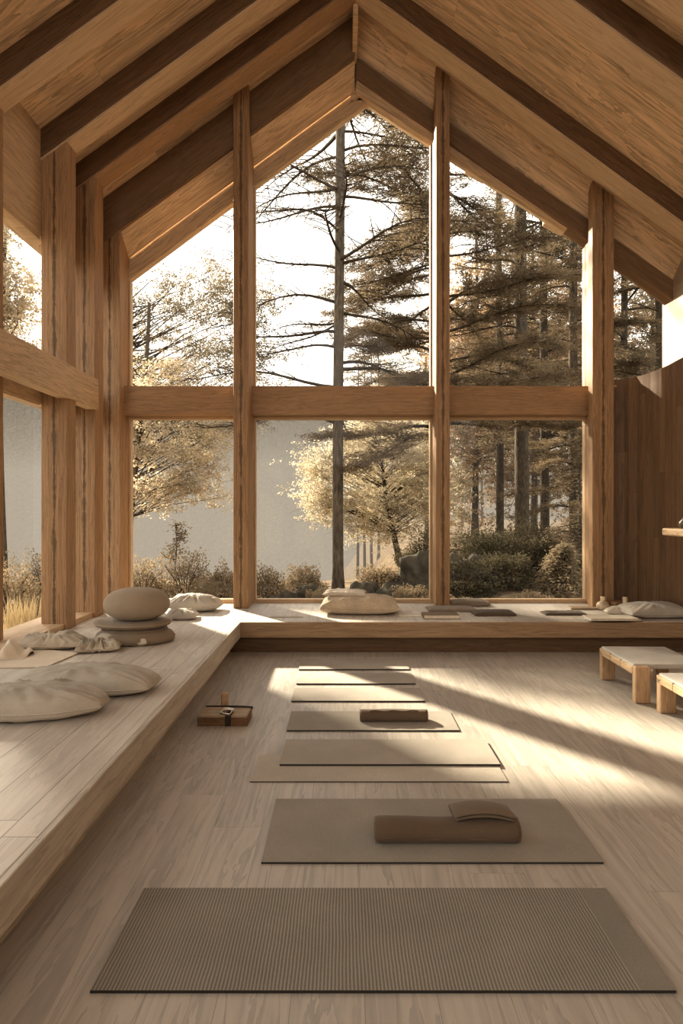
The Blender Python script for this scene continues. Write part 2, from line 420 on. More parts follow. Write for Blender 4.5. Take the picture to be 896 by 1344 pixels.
# ceiling: two slopes (the right one dips to the gable)
def ceil_panel(name, x0, x1, y0, y1, dz1=0.0):
    th = 0.10
    def P(x, y, up, dz): return Vector((x, y, ceil_z(x) + (th if up else 0) - dz))
    A = [P(x0, y0, 0, 0), P(x0, y1, 0, dz1), P(x0, y1, 1, dz1), P(x0, y0, 1, 0)]
    B = [P(x1, y0, 0, 0), P(x1, y1, 0, dz1), P(x1, y1, 1, dz1), P(x1, y0, 1, 0)]
    return struct(loft(name, A, B, M['ceiling']))
ceil_panel('ceiling', -3.45, RX, YB, GY + 0.1)
ceil_panel('ceiling', RX, 4.45, YB, 7.7)
ceil_panel('ceiling', RX, 4.45, 7.7, GY - 0.08, 0.33)
# upright board closing the step at the ridge, and the ridge beam
struct(box(trim(), (RX - 0.03, 7.25, RZ - 0.48), (RX + 0.03, GY, RZ - 0.01), M['gable'], bev=0.004))
struct(box(trim(), (RX - 0.06, YB, RZ - 0.20), (RX + 0.06, 7.26, RZ - 0.03), M['beam_y'], bev=0.006))

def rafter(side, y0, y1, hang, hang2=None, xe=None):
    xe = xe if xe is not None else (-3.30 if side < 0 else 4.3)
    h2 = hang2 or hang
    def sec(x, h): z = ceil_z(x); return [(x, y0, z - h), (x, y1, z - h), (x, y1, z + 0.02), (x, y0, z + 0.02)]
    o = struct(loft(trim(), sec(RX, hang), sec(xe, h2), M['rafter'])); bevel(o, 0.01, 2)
    def lit_cap(x): z = ceil_z(x); return [(x, y0 + 0.004, z - hang - 0.022), (x, y1 + 0.012, z - hang - 0.022), (x, y1 + 0.012, z - hang + 0.001), (x, y0 + 0.004, z - hang + 0.001)]  # lighter strip puts the lit look of the rafter underside into colour
    struct(loft(trim(), lit_cap(RX), lit_cap(xe), M['frame_x'] if side > 0 or y0 < 6.5 else M['beam_x']))
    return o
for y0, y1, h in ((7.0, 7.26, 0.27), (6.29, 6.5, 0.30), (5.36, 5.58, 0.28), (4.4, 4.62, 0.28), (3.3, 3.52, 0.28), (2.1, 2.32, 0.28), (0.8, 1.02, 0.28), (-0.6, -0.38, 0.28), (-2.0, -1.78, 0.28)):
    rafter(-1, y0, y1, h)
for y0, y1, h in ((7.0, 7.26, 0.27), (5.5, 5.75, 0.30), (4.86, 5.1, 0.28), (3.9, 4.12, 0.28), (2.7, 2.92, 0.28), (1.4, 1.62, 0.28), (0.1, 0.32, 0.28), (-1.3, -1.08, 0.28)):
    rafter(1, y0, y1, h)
# slim strip in the shadow gap behind the right-hand rafter
# gable header, left: dark face, splayed light lining, trim above the glass
def zl_front_bot(x): return at(171, 292, 7.78).z + 0.735 * (x - at(171, 292, 7.78).x)
def zl_back(x): return at(175, 337, GY).z + 0.735 * (x - at(175, 337, GY).x)
APX = at(482, 138, GY)
GL = at(173, 368, GY); GR1 = at(766, 322, GY); GR2 = at(872, 395, GY)
def glass_top(x):
    if x <= APX.x: return APX.z + (GL.z - APX.z) / (GL.x - APX.x) * (x - APX.x)
    if x <= GR1.x: return APX.z + (GR1.z - APX.z) / (GR1.x - APX.x) * (x - APX.x)
    return GR1.z + (GR2.z - GR1.z) / (GR2.x - GR1.x) * (x - GR1.x)
def seg(x0, x1, prof, mat, bv=0.006):
    o = struct(loft(trim(), prof(x0), prof(x1), mat))
    if bv: bevel(o, bv)
    return o
XA = -3.12
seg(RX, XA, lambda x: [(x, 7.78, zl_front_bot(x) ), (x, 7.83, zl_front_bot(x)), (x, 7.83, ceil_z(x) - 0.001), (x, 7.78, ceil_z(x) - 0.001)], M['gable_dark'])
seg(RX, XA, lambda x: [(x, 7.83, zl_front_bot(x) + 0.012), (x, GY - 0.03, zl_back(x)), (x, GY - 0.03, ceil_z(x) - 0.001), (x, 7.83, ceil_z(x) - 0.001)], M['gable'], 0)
def ltrim(x, a, b, y0): 
    g = glass_top(x); t = zl_back(x)
    return [(x, y0, g + (t - g) * a), (x, GY + 0.06, g + (t - g) * a), (x, GY + 0.06, g + (t - g) * b + 0.01), (x, y0, g + (t - g) * b + 0.01)]
seg(APX.x, XA, lambda x: ltrim(x, 0.0, 0.52, GY - 0.05), M['gable'])
seg(APX.x, XA, lambda x: ltrim(x, 0.52, 1.0, GY - 0.02), M['gable'])
# right: narrow dark face, light trim
def zr_top(x): return at(470, 83, 8.0).z - 0.704 * (x - at(470, 83, 8.0).x)
XB = 4.32
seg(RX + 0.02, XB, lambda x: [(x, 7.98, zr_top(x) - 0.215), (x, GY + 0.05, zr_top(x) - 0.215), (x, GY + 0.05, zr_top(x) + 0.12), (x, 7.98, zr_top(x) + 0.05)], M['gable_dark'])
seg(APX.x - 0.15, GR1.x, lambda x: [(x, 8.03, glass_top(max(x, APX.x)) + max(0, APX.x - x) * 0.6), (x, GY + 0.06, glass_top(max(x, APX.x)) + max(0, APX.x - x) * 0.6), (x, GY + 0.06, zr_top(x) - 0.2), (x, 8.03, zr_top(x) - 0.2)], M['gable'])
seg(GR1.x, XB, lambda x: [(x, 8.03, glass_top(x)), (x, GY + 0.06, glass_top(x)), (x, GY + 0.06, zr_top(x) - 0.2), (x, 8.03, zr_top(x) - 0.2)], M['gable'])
struct(box(trim(), (0.10, 8.10, APX.z + 0.03), (0.42, 8.17, RZ), M['gable'], bev=0))
# outer purlin ends under the overhang on the right
for px, py in ((612, 216), (716, 286)):
    p = at(px, py, 8.45)
    struct(loft(trim(), [(p.x, 8.3, p.z - 0.05), (p.x, 8.6, p.z - 0.05), (p.x, 8.6, p.z + 0.25), (p.x, 8.3, p.z + 0.25)],
         [(p.x + 0.26, 8.3, p.z - 0.19), (p.x + 0.26, 8.6, p.z - 0.19), (p.x + 0.26, 8.6, p.z + 0.08), (p.x + 0.26, 8.3, p.z + 0.08)], M['gable']))

# posts
def post(x0, x1, y0, y1, z0=DECK, mat='post', zt=None):
    zc = zt if zt else min(ceil_z(x0), ceil_z(x1)) - 0.002
    cx, cy = (x0 + x1) / 2, (y0 + y1) / 2
    vs = []
    for (x, y) in ((x0, y0), (x1, y0), (x1, y1), (x0, y1)): vs.append((x - cx, y - cy, 0))
    for (x, y) in ((x0, y0), (x1, y0), (x1, y1), (x0, y1)): vs.append((x - cx, y - cy, (zt or ceil_z(x) - 0.002) - z0))
    me = mesh('post', vs, [(3, 2, 1, 0), (4, 5, 6, 7), (0, 1, 5, 4), (1, 2, 6, 5), (2, 3, 7, 6), (3, 0, 4, 7)])
    o = struct(link(trim(), me, M[mat])); o.location = (cx, cy, z0); bevel(o, 0.008, 2)
    return o
PX = -2.85
post(-3.12, PX, 7.795, GY)
post(-3.10, PX, 7.012, 7.255)
post(-3.12, PX, 6.3, 6.51)
for y in (5.35, 4.1, 2.8, 1.4, 0.0, -1.6): post(-3.36, -3.10, y, y + 0.22)
post(-1.377, -1.185, 7.65, GY - 0.04)          # gable mullions
post(1.167, 1.34, 7.65, 7.80)
post(1.185, 1.30, 7.80, GY - 0.04)
post(3.135, 3.405, 7.66, 7.80)
post(3.22, 3.405, 7.80, GY - 0.03)
# transom across the gable, and the side beam
ZT0, ZT1 = EYE + 1.225, EYE + 1.60
struct(box(trim(), (-2.86, 7.93, ZT0), (3.2, GY + 0.05, ZT1), M['beam_x'], bev=0.006))
struct(box(trim(), (-2.96, YB, EYE + 1.145), (-2.815, 7.03, EYE + 1.49), M['beam_y'], bev=0.008))
# wall plate and sill on the left side
struct(box(trim(), (-3.36, YB, EYE + 2.82), (-3.12, 7.8, EYE + 3.95), M['beam_y'], bev=0.004))
struct(box(trim(), (-3.36, YB, 0.0), (-3.13, GY + 0.1, DECK + 0.05), M['frame_x'], bev=0.004))
struct(box(trim(), (-3.14, YB, DECK + 0.0), (-2.88, 7.78, DECK + 0.06), M['beam_y'], bev=0.006))
struct(box(trim(), (-3.29, YB, EYE + 1.085), (-3.118, 7.8, EYE + 1.46), M['beam_y'], bev=0.004))
# wall below the back platform outside
struct(box('wall_back', (-3.36, GY + 0.02, -0.4), (4.4, GY + 0.12, DECK), M['beam_x'], bev=0))
struct(box('wall_rear', (-3.4, YB - 0.1, 0.0), (4.4, YB, 3.0), M['wall'], bev=0))

# windows
_w = [0]
def pane(pts, frame_bars=(), mat=None):
    _w[0] += 1
    r = struct(empty('window_%d' % _w[0], pts[0]))
    org = Vector(pts[0])
    me = mesh('pane', [Vector(p) - org for p in pts], [tuple(range(len(pts)))])
    link('pane', me, M['glass'], r)
    for lo, hi in frame_bars:
        b = box('frame', Vector(lo) - org, Vector(hi) - org, M['frame_x'] if abs(hi[2] - lo[2]) < abs(hi[0] - lo[0]) else M['frame_z'], r, bev=0.003)
    return r
y = GY
fb = 0.045
def gable_lower(x0, x1, right=False):
    z0, z1 = DECK, ZT0
    bars = [((x0, y - 0.05, z0), (x1, y + 0.05, z0 + 0.05)), ((x0, y - 0.05, z1 - 0.035), (x1, y + 0.05, z1)),
            ((x0, y - 0.05, z0 + 0.05), (x0 + 0.03, y + 0.05, z1 - 0.035)), ((x1 - (0.055 if right else 0.03), y - 0.05, z0 + 0.05), (x1, y + 0.05, z1 - 0.035))]
    pane([(x0, y, z0), (x1, y, z0), (x1, y, z1), (x0, y, z1)], bars)
def gable_upper(x0, x1, right=False, z0=ZT1):
    top = [(x1, y, glass_top(x1))]
    if x0 < APX.x < x1: top.append((APX.x, y, APX.z))
    if x0 < GR1.x < x1: top.append((GR1.x, y, GR1.z))
    top.append((x0, y, glass_top(x0)))
    bars = [((x0, y - 0.05, z0), (x1, y + 0.05, z0 + 0.025)),
            ((x0, y - 0.05, z0), (x0 + 0.025, y + 0.05, glass_top(x0))), ((x1 - (0.055 if right else 0.025), y - 0.05, z0), (x1, y + 0.05, glass_top(x1)))]
    pane([(x0, y, z0), (x1, y, z0)] + top, bars if x1 < 4 else bars[:2])
gable_lower(-2.85, -1.19); gable_lower(-1.19, 1.185); gable_lower(1.30, 3.27, True)
gable_upper(-2.85, -1.19); gable_upper(-1.19, 1.185); gable_upper(1.30, 3.27, True); gable_upper(3.40, 4.30, z0=EYE + 1.62)
ys = [YB, -1.6, 0.0, 1.4, 2.8, 4.1, 5.35, 6.3, 7.0, 7.78]
for a, b in ((5.57, 6.3), (6.51, 7.0), (7.26, 7.78), (4.32, 5.35), (3.02, 4.1), (1.62, 2.8), (0.22, 1.4), (-1.38, 0.0), (-3.3, -1.6)):
    x = -3.2
    for z0, z1 in ((DECK + 0.05, EYE + 1.12), (EYE + 1.45, EYE + 2.83)):
        bars = [((x - 0.05, a, z1 - 0.05), (x + 0.07, b, z1))]
        pane([(x, a, z0), (x, b, z0), (x, b, z1), (x, a, z1)], bars)

# right side: upper wall and the curved timber lining
struct(box('wall_right', (4.32, YB, 0.0), (4.42, GY + 0.1, 5.2), M['wall'], bev=0))
cur = [(3.40, 8.12), (3.60, 8.115), (3.72, 8.06), (3.83, 7.95), (3.91, 7.75), (3.96, 7.45), (3.98, 7.1), (3.98, 6.7), (3.98, 6.2), (3.97, 5.5), (3.97, 4.0), (3.97, 2.0), (3.97, YB)]
top = [1.71, 1.715, 1.72, 1.725, 1.735, 1.75, 1.78, 1.80, 1.80, 1.80, 1.80, 1.80, 1.80]
vs = []; n = len(cur)
for (x, yy), t in zip(cur, top): vs += [(x, yy, 0.0), (x, yy, EYE + t), (4.31, yy, EYE + t)]
fs = []
for i in range(n - 1):
    a = i * 3; b = a + 3
    fs += [(a, b, b + 1, a + 1), (a + 1, b + 1, b + 2, a + 2)]
me = mesh('curved_wall', vs, fs); cw = struct(link('curved_wall', me, M['clad']))

# exterior floor under the window is built with the garden below

# ------------------------------------------------------------------ soft things
def pillow_mesh(name, w, l, h, pinch=0.12, n=56, seed=0, wr=0.012, flat=0.55, power=0.40, sag=0.0, taper=0.0):
    vs = []; fs = []
    def pt(u, v, s):
        x = w / 2 * u * (1 - pinch * (1 - v * v) * abs(u) ** 3)
        y = l / 2 * v * (1 - pinch * (1 - u * u) * abs(v) ** 3)
        y *= 1 - taper * abs(u) ** 2.2
        t = max(0.0, (1 - u ** 2) * (1 - v ** 2)) ** power
        t *= 1 - 0.25 * taper * abs(u) ** 2
        k = 1.0 if s > 0 else flat
        z = s * h / 2 * t * k
        q = Vector((x * 5 + seed * 7.3, y * 5, seed * 1.7 + s))
        nz = mnoise.noise(q) * 0.6 + mnoise.noise(q * 2.7) * 0.4
        ang = math.atan2(v, u)
        rad = max(abs(u), abs(v))
        pl = mnoise.noise(Vector((math.cos(ang) * 9 + seed, math.sin(ang) * 9, 0.3 * s + rad * 0.8))) * rad * (1 - rad ** 6) * 1.6
        z += (nz * wr + pl * wr * 1.6) * (1 if s > 0 else 0.3) * (0.3 + t)
        fine = mnoise.noise(Vector((math.cos(ang) * 14 + seed, math.sin(ang) * 14, rad * 2.2))) + 0.6 * mnoise.noise(Vector((x * 22 + seed, y * 9, 1.0)))
        z += fine * wr * 0.38 * (1 if s > 0 else 0) * min(1, t * 2) * (0.35 + rad)
        if s > 0 and sag: z -= sag * math.exp(-(u * u + v * v) * 3)
        return (x, y, z)
    for j in range(n + 1):
        for i in range(n + 1):
            u, v = -1 + 2 * i / n, -1 + 2 * j / n
            u, v = math.sin(u * PI / 2), math.sin(v * PI / 2)
            vs.append(pt(u, v, 1))
    off = len(vs)
    idx = {}
    for j in range(n + 1):
        for i in range(n + 1):
            if i in (0, n) or j in (0, n): idx[(i, j)] = j * (n + 1) + i
            else:
                u, v = -1 + 2 * i / n, -1 + 2 * j / n
                u, v = math.sin(u * PI / 2), math.sin(v * PI / 2)
                idx[(i, j)] = len(vs); vs.append(pt(u, v, -1))
    for j in range(n):
        for i in range(n):
            a = j * (n + 1) + i
            fs.append((a, a + 1, a + n + 2, a + n + 1))
            fs.append((idx[(i, j)], idx[(i, j + 1)], idx[(i + 1, j + 1)], idx[(i + 1, j)]))
    zmin = min(v[2] for v in vs) + 0.012
    vs = [(v[0], v[1], max(v[2], zmin) - zmin) for v in vs]
    rim = [vs[j * (n + 1) + i] for (i, j) in [(i, 0) for i in range(n)] + [(n, j) for j in range(n)] + [(n - i, n) for i in range(n)] + [(0, n - j) for j in range(n)]]
    return mesh(name, vs, fs), rim
def tube_mesh(name, path, r, sides=6, closed=False):
    vs = []; fs = []; n = len(path); P = [Vector(p) for p in path]
    for i in range(n):
        t = (P[(i + 1) % n] - P[i - 1]) if closed else (P[min(i + 1, n - 1)] - P[max(i - 1, 0)])
        t.normalize()
        u = t.cross(Vector((0, 0, 1)));
        if u.length < 1e-4: u = Vector((1, 0, 0))
        u.normalize(); v = t.cross(u)
        rr = r[i] if hasattr(r, '__len__') else r
        for k in range(sides):
            a = 2 * PI * k / sides
            vs.append(P[i] + (u * math.cos(a) + v * math.sin(a)) * rr)
    m = n if closed else n - 1
    for i in range(m):
        j = (i + 1) % n
        for k in range(sides):
            fs.append((i * sides + k, i * sides + (k + 1) % sides, j * sides + (k + 1) % sides, j * sides + k))
    if not closed: fs += [tuple(range(sides))[::-1], tuple(range((n - 1) * sides, n * sides))]
    me = mesh(name, vs, fs); fix(me); return me
def cushion(name, x, y, z, rz, w, l, h, mat, label, cat='cushion', group=None, tilt=0.0, piping=True, **k):
    r = empty(name, (x, y, z), rz, label, cat, group)
    me, rim = pillow_mesh('cover', w, l, h, **k)
    c = link('cover', me, mat, r, True); c.rotation_euler = (tilt, 0, 0)
    if piping:
        p = link('piping', tube_mesh('piping', rim, 0.006, 6, True), mat, c, True)
    return r

D = DECK + 0.001
cushion('floor_cushion', -1.92, 3.71, D, math.radians(4), 0.92, 0.42, 0.25, M['linen'], 'large linen cushion nearest the camera on the left platform, cut by the photo edge', seed=1, pinch=0.0, wr=0.016, taper=0.6, power=0.30)
cushion('floor_cushion', -1.76, 4.20, D, math.radians(-3), 0.94, 0.44, 0.235, M['linen'], 'large linen cushion with pointed corners lying behind the nearest left platform cushion', seed=2, pinch=0.0, wr=0.014, taper=0.42, power=0.30)
cushion('floor_cushion', at(63, 852, 5.42).x, 5.50, D, math.radians(4), 0.56, 0.32, 0.17, M['crumple'], 'small wrinkled pale cushion beside the pale sheet, left of the crumpled pouch', seed=3, wr=0.03, pinch=0.03, taper=0.2)
cushion('cloth_pouch', at(126, 855, 5.3).x, 5.36, D, math.radians(14), 0.37, 0.22, 0.125, M['crumple'], 'crumpled shiny cloth pouch in front of the stacked round cushions', 'pouch', seed=4, wr=0.05, pinch=0.03, piping=False)
cushion('bolster_cushion', at(158, 846, 5.55).x, 5.62, D, math.radians(-2), 0.50, 0.20, 0.17, M['linen_pale'], 'short pale bolster tucked between crumpled pouch and stacked round cushions', seed=5, pinch=0.02, power=0.3, wr=0.006)
cushion('floor_cushion', at(254, 800, 7.45).x, 7.52, D, math.radians(-5), 0.64, 0.40, 0.27, M['linen'], 'plump linen cushion by the corner window behind the stacked round cushions', seed=6, wr=0.02, pinch=0.02, taper=0.2)
cushion('floor_cushion', at(237, 812, 6.9).x, 6.95, D, 0.1, 0.34, 0.28, 0.16, M['linen'], 'small flat grey-tan cushion peeking out right behind the stacked round cushions', seed=7, wr=0.01, pinch=0.02)

# stack of round meditation cushions
cx, cy = at(174, 840, 5.72).x, 5.78
r = empty('round_cushion', (cx, cy, D), 0, 'bulging brown round cushion at the bottom of the left platform stack', 'cushion')
prof = [(0.0, 0.0), (0.30, 0.0), (0.345, 0.015), (0.362, 0.05), (0.345, 0.085), (0.29, 0.115), (0.27, 0.14), (0.22, 0.155), (0.0, 0.155)]
c = lathe('cover', prof, M['zafu_d'], r, 56, 1.0, 0.8)
for v in c.data.vertices:
    k = (v.co.x / 0.36)
    v.co.x += 0.03 * (1 - v.co.z / 0.155) * max(0, k) - 0.02 * (v.co.z / 0.155) * max(0, k)
seamp = [(0.30 * math.cos(a), 0.24 * math.sin(a), 0.118) for a in [2 * PI * i / 48 for i in range(48)]]
link('seam', tube_mesh('seam', seamp, 0.006, 6, True), M['zafu_d'], c, True)
r = empty('cushion_pad', (cx - 0.015, cy, D + 0.150), 0, 'thin flat round pad sandwiched in the stack of round cushions', 'cushion')
lathe('cover', [(0, 0), (0.32, 0), (0.345, 0.008), (0.355, 0.028), (0.345, 0.044), (0.32, 0.05), (0, 0.052)], M['zafu_d'], r, 56, 1.0, 0.8)
rimp = [(0.356 * math.cos(a), 0.285 * math.sin(a), 0.03) for a in [2 * PI * i / 64 for i in range(64)]]
link('piping', tube_mesh('piping', rimp, 0.007, 6, True), M['zafu'], r, True)
r = empty('round_cushion', (cx + 0.02, cy, D + 0.202), 0, 'big smooth egg-shaped brown cushion on top of the left platform stack', 'cushion')
pr = []
for i in range(25):
    a = -PI / 2 + PI * i / 24
    pr.append((0.305 * abs(math.cos(a)) ** 0.72 if i not in (0, 24) else 0, 0.150 + 0.150 * (math.copysign(abs(math.sin(a)) ** 0.95, math.sin(a)))))
lathe('cover', pr, M['zafu'], r, 64, 1.0, 0.85)
sp = [(0.306 * math.cos(a), 0.26 * math.sin(a), 0.115) for a in [2 * PI * i / 64 for i in range(64)]]

# pale sheet with turned-up cloth at the left edge
def sheet(name, pts, z, th, mat, label, cat):
    me = mesh(name, [(p[0], p[1], z) for p in pts] + [(p[0], p[1], z + th) for p in pts],
              [tuple(range(len(pts)))[::-1], tuple(range(len(pts), 2 * len(pts)))] + [(i, (i + 1) % len(pts), len(pts) + (i + 1) % len(pts), len(pts) + i) for i in range(len(pts))])
    fix(me); o = link(name, me, mat); bevel(o, min(0.003, th * 0.4), 1)
    return tag(o, label, cat)
q = [on(-40, 878, DECK), on(60, 877, DECK), on(104, 858, DECK), on(40, 852, DECK), on(-40, 852, DECK)]
sheet('folded_sheet', [(v.x, v.y) for v in q], D, 0.010, M['sheet'], 'pale flat sheet with an angled corner on the left platform at the photo edge', 'sheet')
def cloth_lump(name, x, y, z, w, l, h, mat, label, seed):
    n = 30; vs = []; fs = []
    for j in range(n + 1):
        for i in range(n + 1):
            u, v = -1 + 2 * i / n, -1 + 2 * j / n
            e = max(0, 1 - (u * u * 0.9 + v * v)) ** 0.6
            f = 0.5 + 0.5 * math.sin(u * 7 + v * 2 + 2 * mnoise.noise(Vector((u * 2, v * 2, seed))))
            zz = h * e * (0.35 + 0.65 * f)
            vs.append((u * w / 2, v * l / 2, zz + 0.001))
    for j in range(n):
        for i in range(n): a = j * (n + 1) + i; fs.append((a, a + 1, a + n + 2, a + n + 1))
    o = link(name, mesh(name, vs, fs), mat, None, True); o.location = (x, y, z)
    return tag(o, label, 'cloth')
p = on(8, 862, DECK)
cloth_lump('draped_cloth', p.x, p.y, D + 0.011, 0.42, 0.34, 0.13, M['sheet'], 'loosely bunched pale cloth on the sheet at the left photo edge', 3)

# back platform cushions, pads and books
cushion('floor_cushion', at(472, 800, 7.3).x, 7.36, D, math.radians(-2), 0.92, 0.50, 0.30, M['bean'], 'thick beige floor cushion with a fold, alone at the middle of the back platform', seed=9, pinch=0.03, power=0.27, wr=0.010, flat=0.6)
fold = cushion('folded_cloth', at(455, 785, 7.3).x - 0.02, 7.40, D + 0.21, math.radians(-6), 0.52, 0.30, 0.09, M['linen_pale'], 'small pale cloth folded over the thick beige cushion in the middle', 'cloth', seed=10, pinch=0.05, power=0.3, piping=False)
def pad(px0, px1, pyb, h, dep, mat, label, name='flat_cushion', rz=0.0, seed=1, power=0.22, cat='cushion'):
    d = (EYE - DECK) * F / (pyb - VY)
    w_ = (px1 - px0) * d / F
    x_ = ((px0 + px1) / 2 - VX) * d / F
    return cushion(name, x_, d + dep / 2, D, rz, w_, dep, h, mat, label, cat, seed=seed, pinch=0.02, power=power, wr=0.004, piping=False)
pad(562, 627, 803.5, 0.075, 0.30, M['greypad'], 'long taupe flat cushion in front of the middle mullion on the back platform', seed=11)
pad(592, 644, 796.5, 0.125, 0.26, M['greypad'], 'domed taupe cushion close to the glass right of the middle mullion', seed=12, power=0.3)
pad(623, 678, 809, 0.085, 0.26, M['brownpad'], 'dark brown flat cushion near the platform edge, between two thin pads', seed=13)
pad(716, 771, 808, 0.060, 0.22, M['brownpad'], 'thin dark brown pad near the right window, left of the stacked books', seed=14)
def book(name, px0, px1, pyb, h, dep, cover, label, z=D, rz=0.0, cat='book'):
    d = (EYE - z) * F / (pyb - VY)
    w_ = (px1 - px0) * d / F; x_ = ((px0 + px1) / 2 - VX) * d / F
    r_ = empty(name, (x_, d + dep / 2, z), rz, label, cat)
    t = min(0.004, h * 0.2)
    box('cover', (-w_ / 2, -dep / 2, 0), (w_ / 2, dep / 2, t), cover, r_, bev=0.001)
    box('cover', (-w_ / 2, -dep / 2, h - t), (w_ / 2, dep / 2, h), cover, r_, bev=0.001)
    box('spine', (-w_ / 2, -dep / 2, t), (-w_ / 2 + t, dep / 2, h - t), cover, r_, bev=0)
    box('page_block', (-w_ / 2 + t, -dep / 2 + 0.004, t), (w_ / 2 - 0.004, dep / 2 - 0.004, h - t), M['paper'], r_, bev=0)
    return r_
book('book', 556, 603, 812.5, 0.045, 0.22, M['booktan'], 'tan-brown closed book at the platform edge below the middle mullion')
book('book', 777, 842, 815.5, 0.030, 0.26, M['bookdark'], 'dark-covered book at the bottom of the two stacked books beside the big pillow')
book('book', 775, 838, 815.0, 0.026, 0.24, M['bookgrey'], 'pale grey book on top of the dark book beside the big pillow', z=D + 0.031, rz=math.radians(1.5))
q = on(769, 799.5, DECK)
sheet('wooden_tray', [(q.x - 0.21, q.y - 0.06), (q.x + 0.21, q.y - 0.06), (q.x + 0.19, q.y + 0.1), (q.x - 0.19, q.y + 0.1)], D, 0.022, M['boxtop'], 'thin tan board lying at the foot of the right post', 'board')
q = on(376, 810, DECK)
sheet('paper_sheet', [(q.x - 0.20, q.y - 0.045), (q.x + 0.2, q.y - 0.03), (q.x + 0.15, q.y + 0.05), (q.x - 0.18, q.y + 0.04)], D, 0.004, M['bookgrey'], 'thin grey sheet near the platform edge left of the beige cushion', 'sheet')
q = on(540, 809, DECK)
sheet('paper_sheet', [(q.x - 0.16, q.y - 0.04), (q.x + 0.12, q.y - 0.04), (q.x + 0.12, q.y + 0.05), (q.x - 0.14, q.y + 0.05)], D, 0.006, M['paper'], 'small pale sheet left of the tan book at the platform edge', 'sheet')
# big pillow and the flatter one leaning on it
cushion('pillow', 3.61, 7.12, D, math.radians(2), 0.71, 0.46, 0.225, M['linen'], 'big long grey-linen pillow against the curved timber wall', 'pillow', seed=15, pinch=0.03, power=0.33, wr=0.008)
cushion('pillow', at(815, 800, 7.25).x, 7.25, D, math.radians(-10), 0.36, 0.22, 0.135, M['linen_pale'], 'small pale pillow overlapping the left end of the big pillow', 'pillow', seed=16, pinch=0.02, taper=0.3, wr=0.006)
# candles, bottle and bowl in the corner
q = at(791, 796, 7.54)
r = empty('round_vase', (q.x, 7.54, D), 0, 'squat round pale vase holding a candle stub by the right post', 'vase')
lathe('body', [(0, 0), (0.05, 0), (0.075, 0.03), (0.082, 0.055), (0.065, 0.09), (0.035, 0.108), (0.0, 0.108)], M['clay'], r)
r2 = empty('candle', (q.x, 7.54, D + 0.109), 0, 'short candle stub standing on the squat round vase', 'candle')
lathe('wax', [(0, 0), (0.030, 0), (0.030, 0.055), (0, 0.058)], M['wax'], r2, 24); lathe('wick', [(0, 0.058), (0.003, 0.058), (0.002, 0.075), (0, 0.075)], M['wick'], r2, 6)
q = at(807.5, 790, 7.56)
r = empty('bowl', (q.x, 7.56, D), 0, 'brown rounded bowl between the vase and the tall candle', 'bowl')
lathe('body', [(0, 0), (0.04, 0), (0.066, 0.04), (0.071, 0.075), (0.064, 0.105), (0.045, 0.118), (0.04, 0.114), (0.056, 0.10), (0.062, 0.075), (0.0, 0.03)], M['ceramic'], r)
q = at(820, 793, 7.5)
r = empty('candle', (q.x, 7.5, D), 0, 'tall pale candle standing behind the small pale pillow', 'candle')
lathe('wax', [(0, 0), (0.03, 0), (0.03, 0.165), (0, 0.17)], M['wax'], r, 24); lathe('wick', [(0, 0.17), (0.003, 0.17), (0.002, 0.195), (0, 0.195)], M['wick'], r, 6)
# shelf on the curved wall
d0 = 6.9
r = empty('wall_shelf', (3.80, 6.45, EYE - 0.30), 0, 'small timber shelf fixed to the curved wall at the right photo edge', 'shelf')
box('board', (-0.18, -0.5, 0.0), (0.17, 0.48, 0.085), M['bench_x'], r, bev=0.02)
r = empty('round_vase', (3.755, 6.70, EYE - 0.214), 0, 'dark round vase on the wall shelf, cut by the right photo edge', 'vase')
lathe('body', [(0, 0), (0.035, 0), (0.062, 0.035), (0.06, 0.07), (0.03, 0.1), (0.026, 0.12), (0, 0.12)], M['green'], r)

# ------------------------------------------------------------------ floor things
def yoga_mat(x0, x1, y0, y1, mat, label, z=0.001, th=0.008, skew=0.0):
    r_ = 0
    cx_, cy_ = (x0 + x1) / 2, (y0 + y1) / 2
    o = link('yoga_mat', boxmesh('yoga_mat', x1 - x0, y1 - y0, th), mat); o.location = (cx_, cy_, z + th / 2)
    o.rotation_euler = (0, 0, skew)
    return tag(o, label, 'mat', 'yoga mats in a row down the floor')
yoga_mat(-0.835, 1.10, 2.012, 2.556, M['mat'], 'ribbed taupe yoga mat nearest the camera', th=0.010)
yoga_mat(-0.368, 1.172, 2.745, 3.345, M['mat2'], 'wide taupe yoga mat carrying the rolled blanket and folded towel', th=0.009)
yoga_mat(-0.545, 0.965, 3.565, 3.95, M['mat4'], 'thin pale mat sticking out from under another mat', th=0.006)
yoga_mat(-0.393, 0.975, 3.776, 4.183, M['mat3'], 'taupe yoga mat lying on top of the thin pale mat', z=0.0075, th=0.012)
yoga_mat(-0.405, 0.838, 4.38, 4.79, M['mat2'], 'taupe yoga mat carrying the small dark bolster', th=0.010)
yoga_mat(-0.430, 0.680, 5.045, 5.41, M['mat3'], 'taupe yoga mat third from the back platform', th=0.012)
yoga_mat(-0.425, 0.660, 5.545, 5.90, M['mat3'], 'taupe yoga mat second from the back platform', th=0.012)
yoga_mat(-0.44, 0.660, 6.04, 6.47, M['mat3'], 'taupe yoga mat closest to the back platform', th=0.012)

